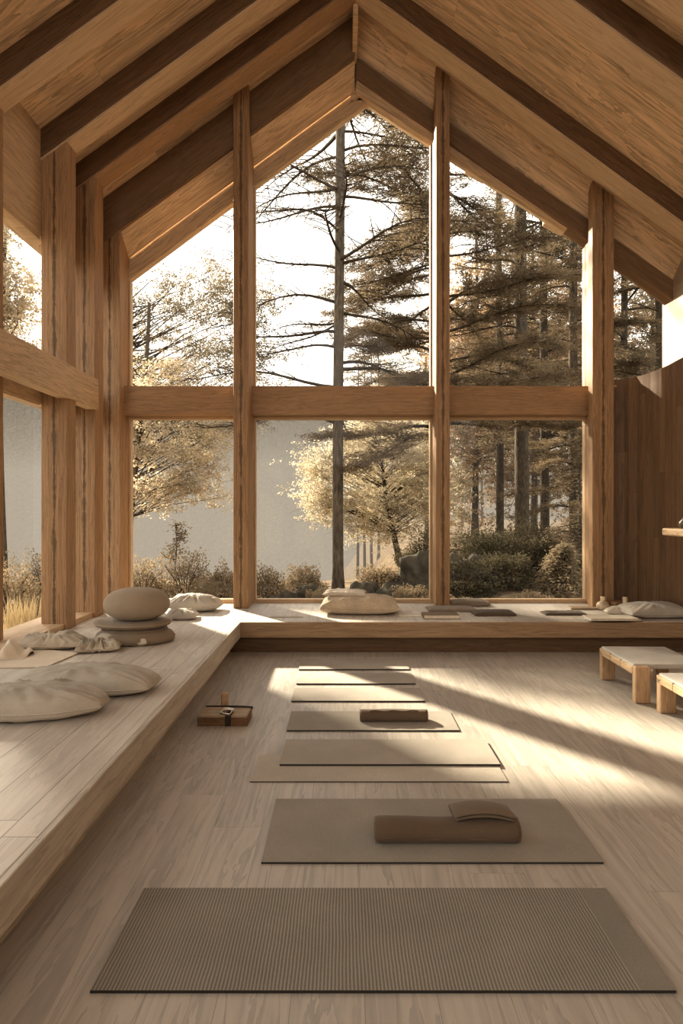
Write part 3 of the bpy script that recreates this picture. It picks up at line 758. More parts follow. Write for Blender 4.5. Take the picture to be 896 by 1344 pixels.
def roll_mesh(name, L, wy, h, seed=0, n=40, m=36, dip=0.0):
    vs = []; fs = []
    for i in range(n + 1):
        t = i / n; x = (t - 0.5) * L
        e = 1.0 if 0.02 < t < 0.98 else 0.93
        k = 1 + 0.05 * mnoise.noise(Vector((t * 3, seed, 0))) - dip * math.exp(-((t - 0.45) / 0.2) ** 2)
        for j in range(m):
            a = 2 * PI * j / m
            c, s = math.cos(a), math.sin(a)
            yy = wy / 2 * math.copysign(abs(c) ** 0.92, c) * e
            zz = h / 2 * math.copysign(abs(s) ** 0.95, s) * e * (k if s > 0 else 1)
            if s < 0 and zz < -h * 0.42: zz = -h * 0.42
            vs.append((x, yy, zz + h * 0.42))
    for i in range(n):
        for j in range(m): fs.append((i * m + j, i * m + (j + 1) % m, (i + 1) * m + (j + 1) % m, (i + 1) * m + j))
    fs += [tuple(range(m)), tuple(range(n * m, (n + 1) * m))[::-1]]
    me = mesh(name, vs, fs); fix(me); return me
def spiral(name, wy, h, x, turns=2.2, r=0.005):
    pts = []
    for i in range(70):
        t = i / 69; a = 2 * PI * turns * t + 1.0; k = 1 - 0.85 * t
        pts.append((x, wy / 2 * 0.9 * math.cos(a) * k, h / 2 * 0.88 * math.sin(a) * k + h * 0.46))
    return tube_mesh(name, pts, r, 5)
zt = 0.0105
r = empty('rolled_blanket', (at(585, 1100, 2.95).x, 2.94, zt), math.radians(0), 'brown rolled blanket lying on the wide taupe mat under a folded towel', 'blanket')
b = link('roll', roll_mesh('roll', 0.685, 0.145, 0.108, 1, dip=0.10), M['roll'], r, True)
link('rolled_end', spiral('rolled_end', 0.145, 0.102, -0.343), M['roll_l'], r, True)
link('rolled_end', spiral('rolled_end', 0.145, 0.102, 0.343), M['roll_l'], r, True)
lp = [(-0.335 + 0.67 * i / 20, -0.066 - 0.004 * math.sin(i), 0.034 + 0.004 * math.sin(i * 0.7)) for i in range(21)]
link('loose_edge', tube_mesh('loose_edge', lp, 0.005, 6), M['roll'], r, True)
def arch(name, w, l, th, rise, mat, parent, z, skew=0.0):
    n = 24; vs = []; fs = []
    prof = []
    for i in range(n + 1):
        t = -1 + 2 * i / n
        prof.append((t * w / 2, rise * (1 - t * t)))
    for yy in (-l / 2, -l / 2 + 0.01, l / 2 - 0.01, l / 2):
        inset = 0.006 if abs(yy) > l / 2 - 0.001 else 0
        for (x, zz) in prof: vs.append((x + skew * (yy / l), yy, zz + z + inset))
        for (x, zz) in prof: vs.append((x + skew * (yy / l), yy, zz + z + th - inset))
    k = n + 1; blk = 2 * k
    for b_ in range(3):
        for i in range(n):
            a = b_ * blk + i; c = a + blk
            fs += [(a, a + 1, c + 1, c), (a + k, c + k, c + k + 1, a + k + 1)]
        a = b_ * blk; c = a + blk
        fs += [(a, c, c + k, a + k), (a + n, a + n + k, c + n + k, c + n)]
    for i in range(n): fs += [(i, i + k, i + k + 1, i + 1)]
    s = 3 * blk
    for i in range(n): fs += [(s + i, s + i + 1, s + i + k + 1, s + i + k)]
    me = mesh(name, vs, fs); fix(me)
    return link(name, me, mat, parent, True)
r = empty('folded_towel', (at(632, 1075, 2.95).x, 2.955, zt + 0.0975), math.radians(-2), 'small arched folded towel on the right end of the rolled blanket', 'towel')
arch('towel_layer', 0.275, 0.115, 0.015, 0.020, M['roll_l'], r, 0.0, -0.02)
arch('towel_layer', 0.285, 0.125, 0.015, 0.023, M['roll_l'], r, 0.0165, -0.02)
r = empty('bolster', (at(517, 947, 4.55).x, 4.58, 0.0115), 0, 'small dark brown bolster on the fourth mat from the camera', 'bolster')
link('roll', roll_mesh('roll', 0.505, 0.105, 0.088, 2, dip=-0.05), M['roll'], r, True)
link('rolled_end', spiral('rolled_end', 0.105, 0.085, -0.253, 1.8, 0.004), M['roll_l'], r, True)
link('flap', tube_mesh('flap', [(-0.18 + 0.36 * i / 16, -0.028, 0.080 + 0.004 * math.sin(i)) for i in range(17)], 0.006, 6), M['roll_l'], r, True)

# strapped wooden box, upright peg
bx = at(292, 953, 4.49).x
r = empty('wooden_box', (bx, 4.59, 0.001), math.radians(-1), 'dark wooden box with leather strap and buckle on the floor by the left platform', 'box')
box('body', (-0.185, -0.105, 0), (0.185, 0.105, 0.060), M['darkbox'], r, bev=0.004)
box('lid', (-0.18, -0.100, 0.060), (0.18, 0.105, 0.075), M['boxtop'], r, bev=0.004)
st = box('strap', (0.02, -0.109, 0.0), (0.065, 0.109, 0.078), M['leather'], r, bev=0.003)
st2 = link('cord', tube_mesh('cord', [(-0.17, 0.105, 0.078), (0.0, 0.106, 0.080), (0.12, 0.105, 0.079), (0.19, 0.10, 0.076), (0.195, 0.085, 0.070), (0.15, 0.09, 0.079), (0.07, 0.095, 0.080)], 0.006, 6), M['leather'], r, True)
bk = empty('buckle', (0.02, -0.05, 0.082), math.radians(-18)); bk.parent = r
bpath = [(-0.04, -0.025, 0), (0.04, -0.025, 0), (0.04, 0.025, 0.012), (-0.04, 0.025, 0.012)]
bkm = link('frame', tube_mesh('frame', bpath, 0.007, 6, True), M['metal'], bk, True)
box('plate', (-0.045, 0.022, 0.0), (0.045, 0.055, 0.022), M['metal'], bk, bev=0.006)
r = empty('wooden_peg', (at(295, 928, 4.76).x, 4.76, 0.001), 0, 'upright rounded wooden peg standing behind the strapped box', 'peg')
o = box('shaft', (-0.028, -0.02, 0), (0.028, 0.02, 0.165), M['bench'], r, bev=0.012)

# low benches at the right
def bench(x, y0, y1, w_, label, rz=0.0):
    L = y1 - y0; h = 0.30
    r_ = empty('low_bench', (x, y0, 0.001), rz, label, 'bench', 'low benches on the right')
    for sy in (0, 1):
        for sx in (0, 1):
            lw = 0.125
            x0 = 0 if sx == 0 else w_ - lw
            yy = 0 if sy == 0 else L - 0.07
            box('leg', (x0, yy, 0), (x0 + lw, yy + 0.07, h - 0.03 if sy else h), M['bench'], r_, bev=0.010)
    for sx in (0, 1):
        x0 = 0.0 if sx == 0 else w_ - 0.035
        box('rail', (x0, 0.07, h - 0.075), (x0 + 0.035, L, h - 0.012), M['bench_x'], r_, bev=0.008)
    box('end_rail', (0.035, L - 0.05, h - 0.085), (w_ - 0.035, L - 0.012, h - 0.025), M['beam_x'], r_, bev=0.006)
    n = 3
    s = box('seat_pad', (0.012, 0.075, h - 0.035), (w_ - 0.012, L - 0.01, h + 0.006), M['seat'], r_, bev=0.012)
    for k in range(1, n - 1 + 1):
        yk = 0.075 + (L - 0.1) * k / n
        box('rail_joint', (-0.001, yk - 0.003, h - 0.076), (0.0355, yk + 0.003, h - 0.008), M['darkbox'], r_, bev=0)
    return r_
bench(2.40, 5.0, 5.76, 0.62, 'low wooden bench with grey padded seat, the farther of the two', math.radians(-1.5))
bench(2.46, 4.05, 4.83, 0.62, 'low wooden bench with grey padded seat, the nearer one cut by the right photo edge', math.radians(-1.5))

# ------------------------------------------------------------------ outside
rng = np.random.default_rng(7)
def quads_object(name, V, mat, parent=None):
    """V: (N,4,3) array of quads"""
    n = len(V); me = bpy.data.meshes.new(name)
    me.vertices.add(n * 4); me.loops.add(n * 4); me.polygons.add(n)
    me.vertices.foreach_set('co', V.astype(np.float32).ravel())
    me.loops.foreach_set('vertex_index', np.arange(n * 4, dtype=np.int32))
    me.polygons.foreach_set('loop_start', np.arange(0, n * 4, 4, dtype=np.int32))
    me.update(calc_edges=True); me.validate()
    return link(name, me, mat, parent)
def unit(v): return v / np.maximum(np.linalg.norm(v, axis=-1, keepdims=True), 1e-6)
def leaf_quads(C, Dr, L, W):
    n = len(C)
    Dr = unit(Dr); r = rng.normal(size=(n, 3)); S = unit(np.cross(Dr, r))
    L = (L * rng.uniform(0.6, 1.3, n))[:, None]; W = (W * rng.uniform(0.7, 1.3, n))[:, None]
    up = np.cross(S, Dr)
    base = C - Dr * L * 0.5; tip = C + Dr * L * 0.5; m = C + up * W * 0.2
    return np.stack([base, m + S * W * 0.5, tip, m - S * W * 0.5], 1)
class Tubes:
    def __init__(s): s.v = []; s.f = []
    def add(s, P, R, sides=5):
        b = len(s.v); n = len(P)
        P = [Vector(p) for p in P]
        for i in range(n):
            t = (P[min(i + 1, n - 1)] - P[max(i - 1, 0)]).normalized()
            u = t.cross(Vector((0.3, 0.2, 1)));  u = u if u.length > 1e-4 else Vector((1, 0, 0)); u.normalize(); v = t.cross(u)
            for k in range(sides):
                a = 2 * PI * k / sides; s.v.append(P[i] + (u * math.cos(a) + v * math.sin(a)) * R[i])
        for i in range(n - 1):
            for k in range(sides):
                s.f.append((b + i * sides + k, b + i * sides + (k + 1) % sides, b + (i + 1) * sides + (k + 1) % sides, b + (i + 1) * sides + k))
    def build(s, name, mat, parent): return link(name, mesh(name, s.v, s.f), mat, parent, True)

def trunk_part(parent, H, r0, r1, mat, lean=(0, 0), wob=0.03, n=22, sides=14):
    T = Tubes(); P = []; R = []
    ph = random.random() * 9
    for i in range(n + 1):
        t = i / n
        P.append((lean[0] * t + wob * math.sin(t * 5 + ph), lean[1] * t + wob * math.cos(t * 4 + ph), -0.25 + (H + 0.25) * t))
        flare = 1 + 0.45 * math.exp(-t * H / 0.25)
        R.append((r0 + (r1 - r0) * t) * flare)
    T.add(P, R, sides); T.build('trunk', mat, parent)
    return lambda z: Vector((lean[0] * z / H + wob * math.sin(z / H * 5 + ph), lean[1] * z / H + wob * math.cos(z / H * 4 + ph), z))

def pine(loc, H, r0, label, zfrom, R, nb, mats, seed, group=None, needles=6, nl=0.11, nw=0.02, sub=12, density=1.0, azf=None, top_r=0.3, shape=None, bare=0, name='pine_tree', dens_az=None, droop=0.12, ztop=None, twig=0.5):
    random.seed(seed); rs = random.Random(seed)
    r = empty(name, loc, 0, label, 'tree', group)
    tr = trunk_part(r, H, r0, r0 * top_r, mats[0])
    B = Tubes(); C = []; Dd = []
    zt_ = ztop or H * 0.985
    for b in range(nb):
        f = (b + rs.random()) / nb
        z = zfrom + (zt_ - zfrom) * f
        az = rs.uniform(0, 2 * PI) if azf is None else azf(rs)
        L = R * (shape(f) if shape else (0.35 + 0.65 * (1 - f) ** 0.8)) * rs.uniform(0.65, 1.1)
        is_bare = rs.random() < bare
        s0 = tr(z); d = Vector((math.cos(az), math.sin(az), 0)); side = Vector((-d.y, d.x, 0))
        rise = rs.uniform(-0.05, 0.28)
        pts = []
        bend = rs.uniform(-0.25, 0.25)
        for i in range(9):
            t = i / 8
            pts.append(s0 + d * (L * t) + side * (bend * L * t * t) + Vector((0, 0, L * (rise * t - droop * 2.0 * t * t) + 0.03 * L * math.sin(t * 6 + b))))
        rb = 0.012 + 0.010 * L
        B.add(pts, [rb * (1 - 0.85 * i / 8) for i in range(9)], 4)
        dn = density * (0.12 if is_bare else 1.0)
        if dens_az: dn *= dens_az(az)
        ns = sub
        for k in range(ns):
            t = 0.22 + 0.78 * (k + rs.random()) / ns
            i0 = min(7, int(t * 8)); p0 = pts[i0].lerp(pts[i0 + 1], t * 8 - i0)
            tang = (pts[i0 + 1] - pts[i0]).normalized()
            sg = 1 if k % 2 else -1
            dv = (tang * rs.uniform(0.4, 1.0) + side * sg * rs.uniform(0.5, 1.0) + Vector((0, 0, rs.uniform(-0.12, 0.22)))).normalized()
            sl_ = L * 0.32 * (1.15 - 0.6 * t) * rs.uniform(0.6, 1.2)
            p1 = p0 + dv * sl_
            if is_bare or rs.random() < twig:
                B.add([p0, p0.lerp(p1, 0.5) + Vector((0, 0, 0.02)), p1], [rb * 0.3, rb * 0.2, 0.002], 3)
                if twig > 0.7:
                    for e_ in range(3):
                        a_ = p0.lerp(p1, rs.uniform(0.3, 0.9)); B.add([a_, a_ + (dv + Vector((rs.gauss(0, 0.7), rs.gauss(0, 0.7), rs.gauss(0.1, 0.4)))) * sl_ * 0.3], [0.004, 0.002], 3)
            if rs.random() > dn * 1.6: continue
            cnt = max(2, int(sl_ / 0.055))
            for q_ in range(cnt):
                u = (q_ + 0.3) / cnt
                pp = p0.lerp(p1, u)
                for _ in range(needles):
                    if rs.random() > dn: continue
                    C.append((pp.x + rs.gauss(0, 0.075), pp.y + rs.gauss(0, 0.075), pp.z + rs.gauss(0, 0.045)))
                    Dd.append((dv.x + rs.gauss(0, 0.6), dv.y + rs.gauss(0, 0.6), dv.z + rs.gauss(0.1, 0.35)))
    B.build('branches', mats[2], r)
    if C: quads_object('foliage', leaf_quads(np.array(C), np.array(Dd), nl, nw), mats[1], r)
    return r

def broadleaf(loc, H, r0, label, crown_c, crown_r, nclump, per, mats, seed, lean=(0, 0), leaf=0.07, group=None, name='broadleaf_tree', clump_r=0.55, hollow=0.55, flat=0.6):
    """crown_c relative to the trunk base; clumps of leaves in an ellipsoid shell, each on its own branch"""
    random.seed(seed); rs = random.Random(seed)
    r = empty(name, loc, 0, label, 'tree', group)
    tr = trunk_part(r, H, r0, r0 * 0.35, mats[0], lean, 0.06, 14, 9)
    B = Tubes(); C = []; Dd = []
    cc = Vector(crown_c)
    for k in range(nclump):
        v = Vector((rs.gauss(0, 1), rs.gauss(0, 1), rs.gauss(0, 1))).normalized()
        q = rs.uniform(hollow, 1.0)
        p = cc + Vector((v.x * crown_r[0], v.y * crown_r[1], v.z * crown_r[2])) * q
        z0 = min(H * 0.97, max(H * 0.25, p.z - abs(p.x - tr(p.z).x if p.z < H else 1) * 0.6))
        s0 = tr(z0); mid = s0.lerp(p, 0.55) + Vector((rs.gauss(0, 0.12), rs.gauss(0, 0.12), rs.gauss(0.1, 0.12)))
        rb = r0 * 0.16
        B.add([s0, s0.lerp(mid, 0.5), mid, mid.lerp(p, 0.5), p], [rb, rb * 0.8, rb * 0.55, rb * 0.35, rb * 0.15], 4)
        cr = clump_r * rs.uniform(0.6, 1.25)
        for j in range(4):
            e = p + Vector((rs.gauss(0, cr * 0.7), rs.gauss(0, cr * 0.7), rs.gauss(0, cr * 0.35)))
            B.add([mid.lerp(p, 0.6), p.lerp(e, 0.4), e], [rb * 0.22, rb * 0.15, 0.003], 3)
        # leaves hang in little sprays
        m = int(per * rs.uniform(0.7, 1.3))
        ns = max(3, m // 18)
        for _ in range(ns):
            c = Vector((p.x + rs.gauss(0, cr * 0.6), p.y + rs.gauss(0, cr * 0.6), p.z + rs.gauss(0, cr * flat * 0.6)))
            dd = Vector((rs.gauss(0, 1), rs.gauss(0, 1), rs.gauss(0, 0.3))).normalized()
            for _ in range(18):
                t = rs.uniform(-1, 1) * cr * 0.35
                C.append((c.x + dd.x * t + rs.gauss(0, 0.05), c.y + dd.y * t + rs.gauss(0, 0.05), c.z + dd.z * t + rs.gauss(0, 0.04)))
                Dd.append((rs.gauss(0, 1), rs.gauss(0, 1), rs.gauss(-0.2, 0.6)))
    B.build('branches', mats[2], r)
    quads_object('foliage', leaf_quads(np.array(C), np.array(Dd), leaf, leaf * 0.62), mats[1], r)
    return r

# ground: flat by the house, falling away to the left, a mound on the right
def ground_z(x, y):
    z = -0.15
    t = max(0.0, (y - 13.0))
    left = 1 / (1 + math.exp((x - 1.5) * 0.8))
    z -= left * min(7.0, 0.22 * max(0, y - 15.0))
    right = 1 / (1 + math.exp(-(x - 2.2) * 1.6))
    z += right * 0.55 * (1 - math.exp(-max(0, y - 10.2) * 0.35))
    z += 0.10 * mnoise.noise(Vector((x * 0.6, y * 0.6, 0))) * min(1, max(0, (y - 8.4) * 0.6))
    return z
nx, ny = 110, 90
vs = []; fs = []
for j in range(ny + 1):
    yy = -8 + 16.2 * min(1, j / 12) if j <= 12 else 8.2 + (70 - 8.2) * ((j - 12) / (ny - 12)) ** 1.8
    for i in range(nx + 1):
        u = -1 + 2 * i / nx; x = 45 * math.copysign(abs(u) ** 1.7, u)
        vs.append((x, yy, ground_z(x, yy) if yy > 8.3 or x < -3.5 or x > 4.5 else -0.3))
for j in range(ny):
    for i in range(nx): a = j * (nx + 1) + i; fs.append((a, a + 1, a + nx + 2, a + nx + 1))
struct(link('ground', mesh('ground', vs, fs), M['ground'], None, True))
struct(box('ground_gravel', (-6.5, 4.0, -0.16), (-3.4, 7.6, -0.02), M['patio'], bev=0.01))

# far hazy hill
hm, nt_, N_ = new_mat('far_forest_hill')
tc = N_('ShaderNodeTexCoord'); mp = N_('ShaderNodeMapping'); mp.inputs['Scale'].default_value = (1, 1, 0.45); lk(nt_, tc.outputs['Object'], mp.inputs[0])
n1 = N_('ShaderNodeTexNoise'); n1.inputs['Scale'].default_value = 1.6; n1.inputs['Detail'].default_value = 8; n1.inputs['Roughness'].default_value = 0.7; lk(nt_, mp.outputs[0], n1.inputs['Vector'])
principled(nt_, ramp(nt_, n1.outputs['Fac'], [(0.35, (0.05, 0.045, 0.035)), (0.6, (0.13, 0.11, 0.085)), (0.72, (0.22, 0.185, 0.14))]), 1.0, n1.outputs['Fac'], 0.6, 0.5, 0.0)
vs = []; fs = []
hn, hr = 160, 26
for j in range(hr + 1):
    t = j / hr
    for i in range(hn + 1):
        x = -110 + 230 * i / hn
        Hh = 27 + 9 * mnoise.noise(Vector((x * 0.02, 1.3, 0))) + 1.6 * mnoise.noise(Vector((x * 0.45, 5.0, 0))) + 9 / (1 + math.exp((x + 45) * 0.1)) - 8 * (1 / (1 + math.exp(-(x - 10) * 0.08)))
        jag = (1.0 * mnoise.noise(Vector((x * 0.7, t * 40, 2.0))))
        vs.append((x, 118 + 45 * t + 2 * jag, -14 + (Hh + 14) * t + jag * 1.2))
for j in range(hr):
    for i in range(hn): a = j * (hn + 1) + i; fs.append((a, a + 1, a + hn + 2, a + hn + 1))
struct(link('hill', mesh('hill', vs, fs), hm, None, True))

# haze over the valley; its own emission stands in for scattered sunlight
vm, nt_, N_ = new_mat('valley_haze')
ab = N_('ShaderNodeVolumeAbsorption'); ab.inputs[0].default_value = (0.0, 0.0, 0.0, 1); ab.inputs[1].default_value = 0.020
em = N_('ShaderNodeEmission'); em.inputs[0].default_value = (1.0, 0.87, 0.70, 1); em.inputs[1].default_value = 0.020 * 0.60
ad = N_('ShaderNodeAddShader'); lk(nt_, ab.outputs[0], ad.inputs[0]); lk(nt_, em.outputs[0], ad.inputs[1])
o_ = N_('ShaderNodeOutputMaterial'); lk(nt_, ad.outputs[0], o_.inputs[1])
hz = box('haze', (-100, 25.5, -14), (100, 112, 8.5), vm, bev=0)
tag(hz, 'pale self-lit haze filling the valley before the far hill', 'haze', kind='stuff')

def G(px, d): # ground point seen in pixel column px at depth d
    x = (px - VX) * d / F
    return (x, d, ground_z(x, d))
BD, BM, TW = M['bark_d'], M['bark_m'], M['twig']
# the straight pine in the middle pane
lean_right = lambda az: 1.0 if math.cos(az) > 0.0 else 0.30
pine(G(445, 12.7), 15, 0.118, 'tall straight pine trunk rising through the middle window panes', 3.4, 3.8, 46, (BM, M['needle_m'], TW), 11,
     needles=8, nl=0.085, nw=0.014, sub=20, density=0.55, bare=0.40, top_r=0.72, shape=lambda f: 0.7 + 0.3 * f, droop=0.10, ztop=13.5, dens_az=lean_right, twig=1.0)
# dense pine behind the second mullion
pine(G(575, 15.5), 16, 0.16, 'dark layered pine whose trunk hides behind the middle mullion', 3.2, 3.9, 74, (BD, M['needle'], TW), 12,
     needles=11, nl=0.11, nw=0.020, sub=24, density=0.95, shape=lambda f: 0.85 + 0.15 * (1 - f), droop=0.10, ztop=15.5)
pine(G(684, 17), 18, 0.205, 'thickest pine trunk in the right window, third window trunk from the mullion', 4.0, 2.9, 46, (BD, M['needle'], TW), 13,
     needles=8, nl=0.11, nw=0.020, sub=14, density=0.6, bare=0.45, top_r=0.6, shape=lambda f: 1.0, twig=0.8)
pine(G(655, 24), 17, 0.155, 'slim pine trunk just left of the thickest trunk in the right window', 4.0, 3.2, 40, (BD, M['needle_m'], TW), 14,
     needles=8, nl=0.14, nw=0.026, sub=14, density=0.5, bare=0.4, top_r=0.6, shape=lambda f: 1.0)
pine(G(714, 22), 19, 0.165, 'pine trunk just right of the thickest trunk in the right window', 3.0, 2.8, 46, (BD, M['needle'], TW), 15,
     needles=8, nl=0.13, nw=0.024, sub=14, density=0.55, bare=0.35, top_r=0.65, shape=lambda f: 1.0)
pine(G(753, 19), 18, 0.15, 'dark pine trunk beside the right post in the right window', 1.2, 2.3, 60, (BD, M['needle'], TW), 16,
     needles=9, nl=0.12, nw=0.022, sub=16, density=0.9, bare=0.1, top_r=0.6, shape=lambda f: 1.0)
pine(G(819, 20), 18, 0.12, 'slim pine trunk in the narrow pane right of the right post', 2.5, 2.8, 50, (BM, M['needle_m'], TW), 17,
     needles=9, nl=0.13, nw=0.024, sub=16, density=0.8, bare=0.2, top_r=0.7, shape=lambda f: 1.0)
pine(G(866, 19), 18, 0.16, 'dark pine trunk at the right end of the narrow pane', 2.5, 2.8, 50, (BD, M['needle'], TW), 18,
     needles=9, nl=0.13, nw=0.024, sub=16, density=0.8, bare=0.2, top_r=0.7, shape=lambda f: 1.0)
# broadleaf trees
broadleaf(G(150, 16.5), 9.5, 0.13, 'olive-leaved tree branching across the upper left gable pane', (2.2, 0.2, 6.4), (2.7, 1.8, 2.7), 95, 420, (BM, M['leaf_d'], TW), 21, leaf=0.06, lean=(0.5, 0))
broadleaf(G(168, 13.2), 6.2, 0.09, 'pale golden-leaved tree overhanging the lower left gable pane', (0.95, 0.1, 3.2), (1.45, 0.9, 1.7), 64, 400, (BM, M['leaf'], TW), 25, leaf=0.055, lean=(0.4, 0), clump_r=0.4)
broadleaf(G(3, 13.2), 9.2, 0.12, 'broad tan-leaved tree outside the left side window', (-1.8, -1.2, 6.1), (3.1, 2.9, 2.1), 230, 500, (BM, M['leaf'], TW), 22, leaf=0.07)  # crown widened and thickened out of view to shade the foreground floor
broadleaf(G(525, 23), 4.6, 0.13, 'pale-leaved leaning tree behind the straight pine in the middle pane', (-1.0, 0, 3.3), (3.1, 1.8, 2.5), 150, 460, (BD, M['leaf_p'], TW), 23, leaf=0.075, lean=(-0.8, 0.2), clump_r=0.6)
broadleaf(G(560, 29), 9, 0.16, 'taller pale-leaved tree far behind the middle mullion', (0, 0, 4.6), (4.2, 2.0, 4.2), 120, 420, (BD, M['leaf_p'], TW), 24, leaf=0.095, clump_r=0.85)
for k, (px, d, H_, lab) in enumerate(((625, 28, 14, 'russet-leaved tree behind the slim pine in the right window'), (700, 28.5, 14.5, 'russet-leaved tree behind the thickest pine trunk'), (775, 27, 13, 'russet-leaved tree behind the right post'), (855, 28, 13, 'russet-leaved tree behind the narrow right pane'))):
    broadleaf(G(px, d), H_, 0.16, lab, (0, 0, H_ * 0.5), (3.0, 1.8, H_ * 0.52), 190, 400, (BD, M['leaf_o'] if k % 2 == 0 else M['leaf_d'], TW), 30 + k, leaf=0.10, clump_r=0.9, hollow=0.2, group='russet trees behind the pines')
# slender distant trunks
for k, px in enumerate((470, 478, 487, 497, 572, 606, 632)):
    pine(G(px, 38 + k), 14, 0.10, 'slender far trunk in the haze between the pines', 7.0, 1.6, 16, (BM, M['needle_p'], TW), 50 + k, needles=4, nl=0.22, nw=0.05, sub=6, density=0.6, group='slender far trunks', name='slender_pine', shape=lambda f: 1.0)

# small spruce and shrubs, rocks
def spruce(loc, H, R, label, seed, mat):
    return pine(loc, H, 0.05, label, 0.12, R, 46, (BD, mat, TW), seed, needles=6, nl=0.09, nw=0.02, sub=12, density=0.9, shape=lambda f: 1.0 - 0.9 * f, name='small_spruce', top_r=0.1, droop=0.2)
spruce(G(737, 11.2), 0.95, 0.62, 'small feathery spruce low in the right window', 61, M['needle_m'])
spruce(G(762, 13.0), 3.2, 1.1, 'taller dark spruce against the right post', 62, M['needle'])
pine(G(229, 11.6), 1.5, 0.02, 'thin bare-stemmed sapling above the heath shrub in the left pane', 0.7, 0.42, 14, (BD, M['shrub'], TW), 63, needles=3, nl=0.07, nw=0.03, sub=5, density=0.8, shape=lambda f: 1.0 - 0.7 * f, name='sapling', top_r=0.2, droop=-0.1)
def shrub(loc, rx, ry, rz_, label, seed, mat, n=2600, leaf=0.05, group=None, cat='shrub', name='shrub'):
    rs = np.random.default_rng(seed)
    r = empty(name, loc, 0, label, cat, group)
    v = unit(rs.normal(size=(n, 3))); v[:, 2] = np.abs(v[:, 2])
    q = rs.uniform(0.55, 1.02, n)[:, None]
    lump = 1 + 0.18 * np.sin(v[:, :1] * 7 + seed) * np.cos(v[:, 1:2] * 6) + 0.12 * np.sin(v[:, 2:3] * 11 + seed)
    C = v * q * lump * np.array([rx, ry, rz_])
    Dd = v + rs.normal(size=(n, 3)) * 0.7
    quads_object('foliage', leaf_quads(C, Dd, leaf, leaf * 0.55), mat, r)
    T = Tubes(); rr = random.Random(seed)
    for k in range(14):
        a = rr.uniform(0, 2 * PI); e = rr.uniform(0.3, 0.8)
        T.add([(0, 0, -0.08), (math.cos(a) * rx * e * 0.4, math.sin(a) * ry * e * 0.4, rz_ * 0.45), (math.cos(a) * rx * e, math.sin(a) * ry * e, rz_ * 0.8)], [0.012, 0.008, 0.003], 4)
    T.build('stems', TW, r)
    return r
for px, d, rx, rz_, lab in ((188, 10.8, 0.50, 0.78, 'tan heath shrub at the left corner of the gable window'), (242, 10.9, 0.62, 0.92, 'largest tan heath shrub, in the middle of the left gable pane'),
                       (292, 10.6, 0.46, 0.72, 'tan heath shrub beside the first mullion'), (14, 9.6, 0.62, 0.92, 'tan heath shrub at the left photo edge in the side window'),
                       (60, 10.4, 0.60, 0.90, 'tan heath shrub in the side window beside the left post'), (350, 11.0, 0.46, 0.62, 'tan heath shrub just right of the first mullion'),
                       (398, 12.2, 0.50, 0.55, 'low tan heath shrub behind the rocks in the middle pane'), (425, 10.6, 0.34, 0.40, 'small tan heath shrub left of the straight pine'),
                       (497, 12.6, 0.55, 0.55, 'low tan heath shrub under the leaning pale tree'), (540, 10.6, 0.42, 0.46, 'low tan heath shrub left of the middle mullion'),
                       (600, 10.2, 0.40, 0.30, 'low tan ground shrub right of the middle mullion'), (700, 10.3, 0.50, 0.30, 'low tan ground shrub below the small feathery spruce')):
    shrub(G(px, d), rx, 0.42, rz_, lab, 70 + px % 97, M['shrub'], 5200, 0.045)
for k, (px, d, rx, rz_, lab) in enumerate(((612, 11.6, 0.66, 0.62, 'dark glossy shrub just right of the middle mullion'), (664, 12.0, 0.70, 0.62, 'dark glossy shrub in front of the thickest pine trunk'),
                    (708, 13.2, 0.75, 0.80, 'dark glossy shrub right of the thickest pine trunk'), (640, 13.4, 0.85, 1.12, 'tall dark shrub below the slim pine trunk'), (754, 11.9, 0.60, 0.62, 'dark low shrub at the foot of the right post'),
                    (690, 16.0, 1.1, 1.0, 'broad dark shrub on the rise behind the pine trunks'), (560, 15.0, 0.8, 0.9, 'dark shrub behind the large sloping boulder'))):
    shrub(G(px, d), rx, 0.55, rz_, lab, 180 + k, M['shrub_d'], 5200, 0.06)
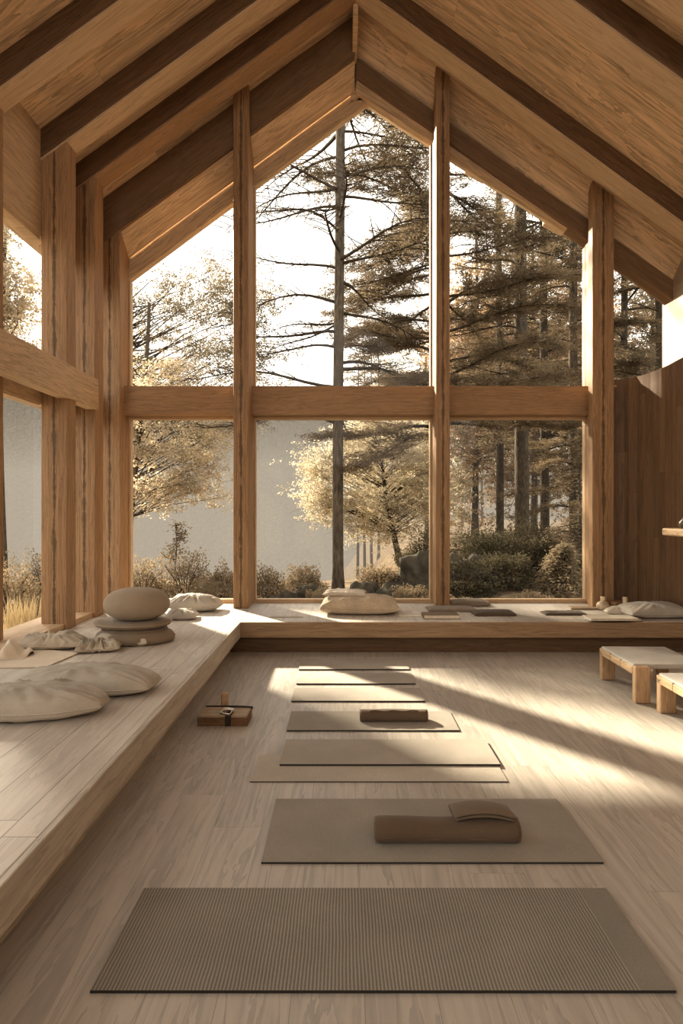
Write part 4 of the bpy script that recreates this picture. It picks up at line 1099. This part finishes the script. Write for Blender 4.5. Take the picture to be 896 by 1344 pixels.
# dry grass outside the left window
for k, (px, d) in enumerate(((14, 7.4), (30, 7.7), (46, 7.5))):
    x, yy = (px - VX) * d / F, d
    r = empty('grass_tuft', (x, yy, -0.02), 0, ('leftmost dry grass tuft outside the left side window', 'middle dry grass tuft outside the left side window', 'dry grass tuft outside the left window nearest the post')[k], 'grass', 'dry grass tufts outside the left window')
    rs = np.random.default_rng(90 + k); n = 90
    b_ = np.column_stack([rs.normal(0, 0.12, n), rs.normal(0, 0.1, n), np.zeros(n)])
    tip = b_ + np.column_stack([rs.normal(0, 0.08, n), rs.normal(0, 0.08, n), rs.uniform(0.3, 0.62, n)])
    s_ = np.array([0.006, 0.0, 0]); mid = (b_ + tip) / 2
    quads_object('blades', np.stack([b_, mid + s_, tip, mid - s_], 1), M['grass'], r)
def rock(loc, s, label, seed, group=None):
    n, m = 40, 26; vs = []; fs = []
    for j in range(m + 1):
        th = PI * j / m
        for i in range(n):
            a = 2 * PI * i / n
            v = Vector((math.sin(th) * math.cos(a), math.sin(th) * math.sin(a), math.cos(th)))
            k = 1 + 0.42 * mnoise.noise(v * 1.6 + Vector((seed * 1.37, 0.5, 0))) + 0.20 * mnoise.noise(v * 4 + Vector((0, seed * 1.61, 0))) + 0.08 * mnoise.noise(v * 9)
            v = v * k
            vs.append((v.x * s[0], v.y * s[1], max(-0.25, v.z) * s[2]))
    for j in range(m):
        for i in range(n): fs.append((j * n + i, j * n + (i + 1) % n, (j + 1) * n + (i + 1) % n, (j + 1) * n + i))
    o = link('rock', mesh('rock', vs, fs), M['rock'], None, True); o.location = loc
    return tag(o, label, 'rock', group)
rock(G(288, 12.2), (0.36, 0.3, 0.42), 'dark round boulder behind the heath shrubs in the left pane', 1)
rock(G(372, 10.4), (0.30, 0.25, 0.30), 'small rock low in the middle pane near the first mullion', 2)
rock(G(408, 11.0), (0.36, 0.3, 0.34), 'broad rock left of the straight pine trunk', 3)
rock(G(478, 11.2), (0.36, 0.3, 0.40), 'mossy boulder just right of the straight pine trunk', 4)
rock(G(514, 11.2), (0.34, 0.3, 0.34), 'low rock halfway between straight pine and middle mullion', 5)
rock(G(557, 12.4), (0.68, 0.5, 0.66), 'large sloping boulder left of the middle mullion', 6)
rock(G(610, 12.6), (0.7, 0.5, 0.62), 'large dark boulder right of the middle mullion', 7)
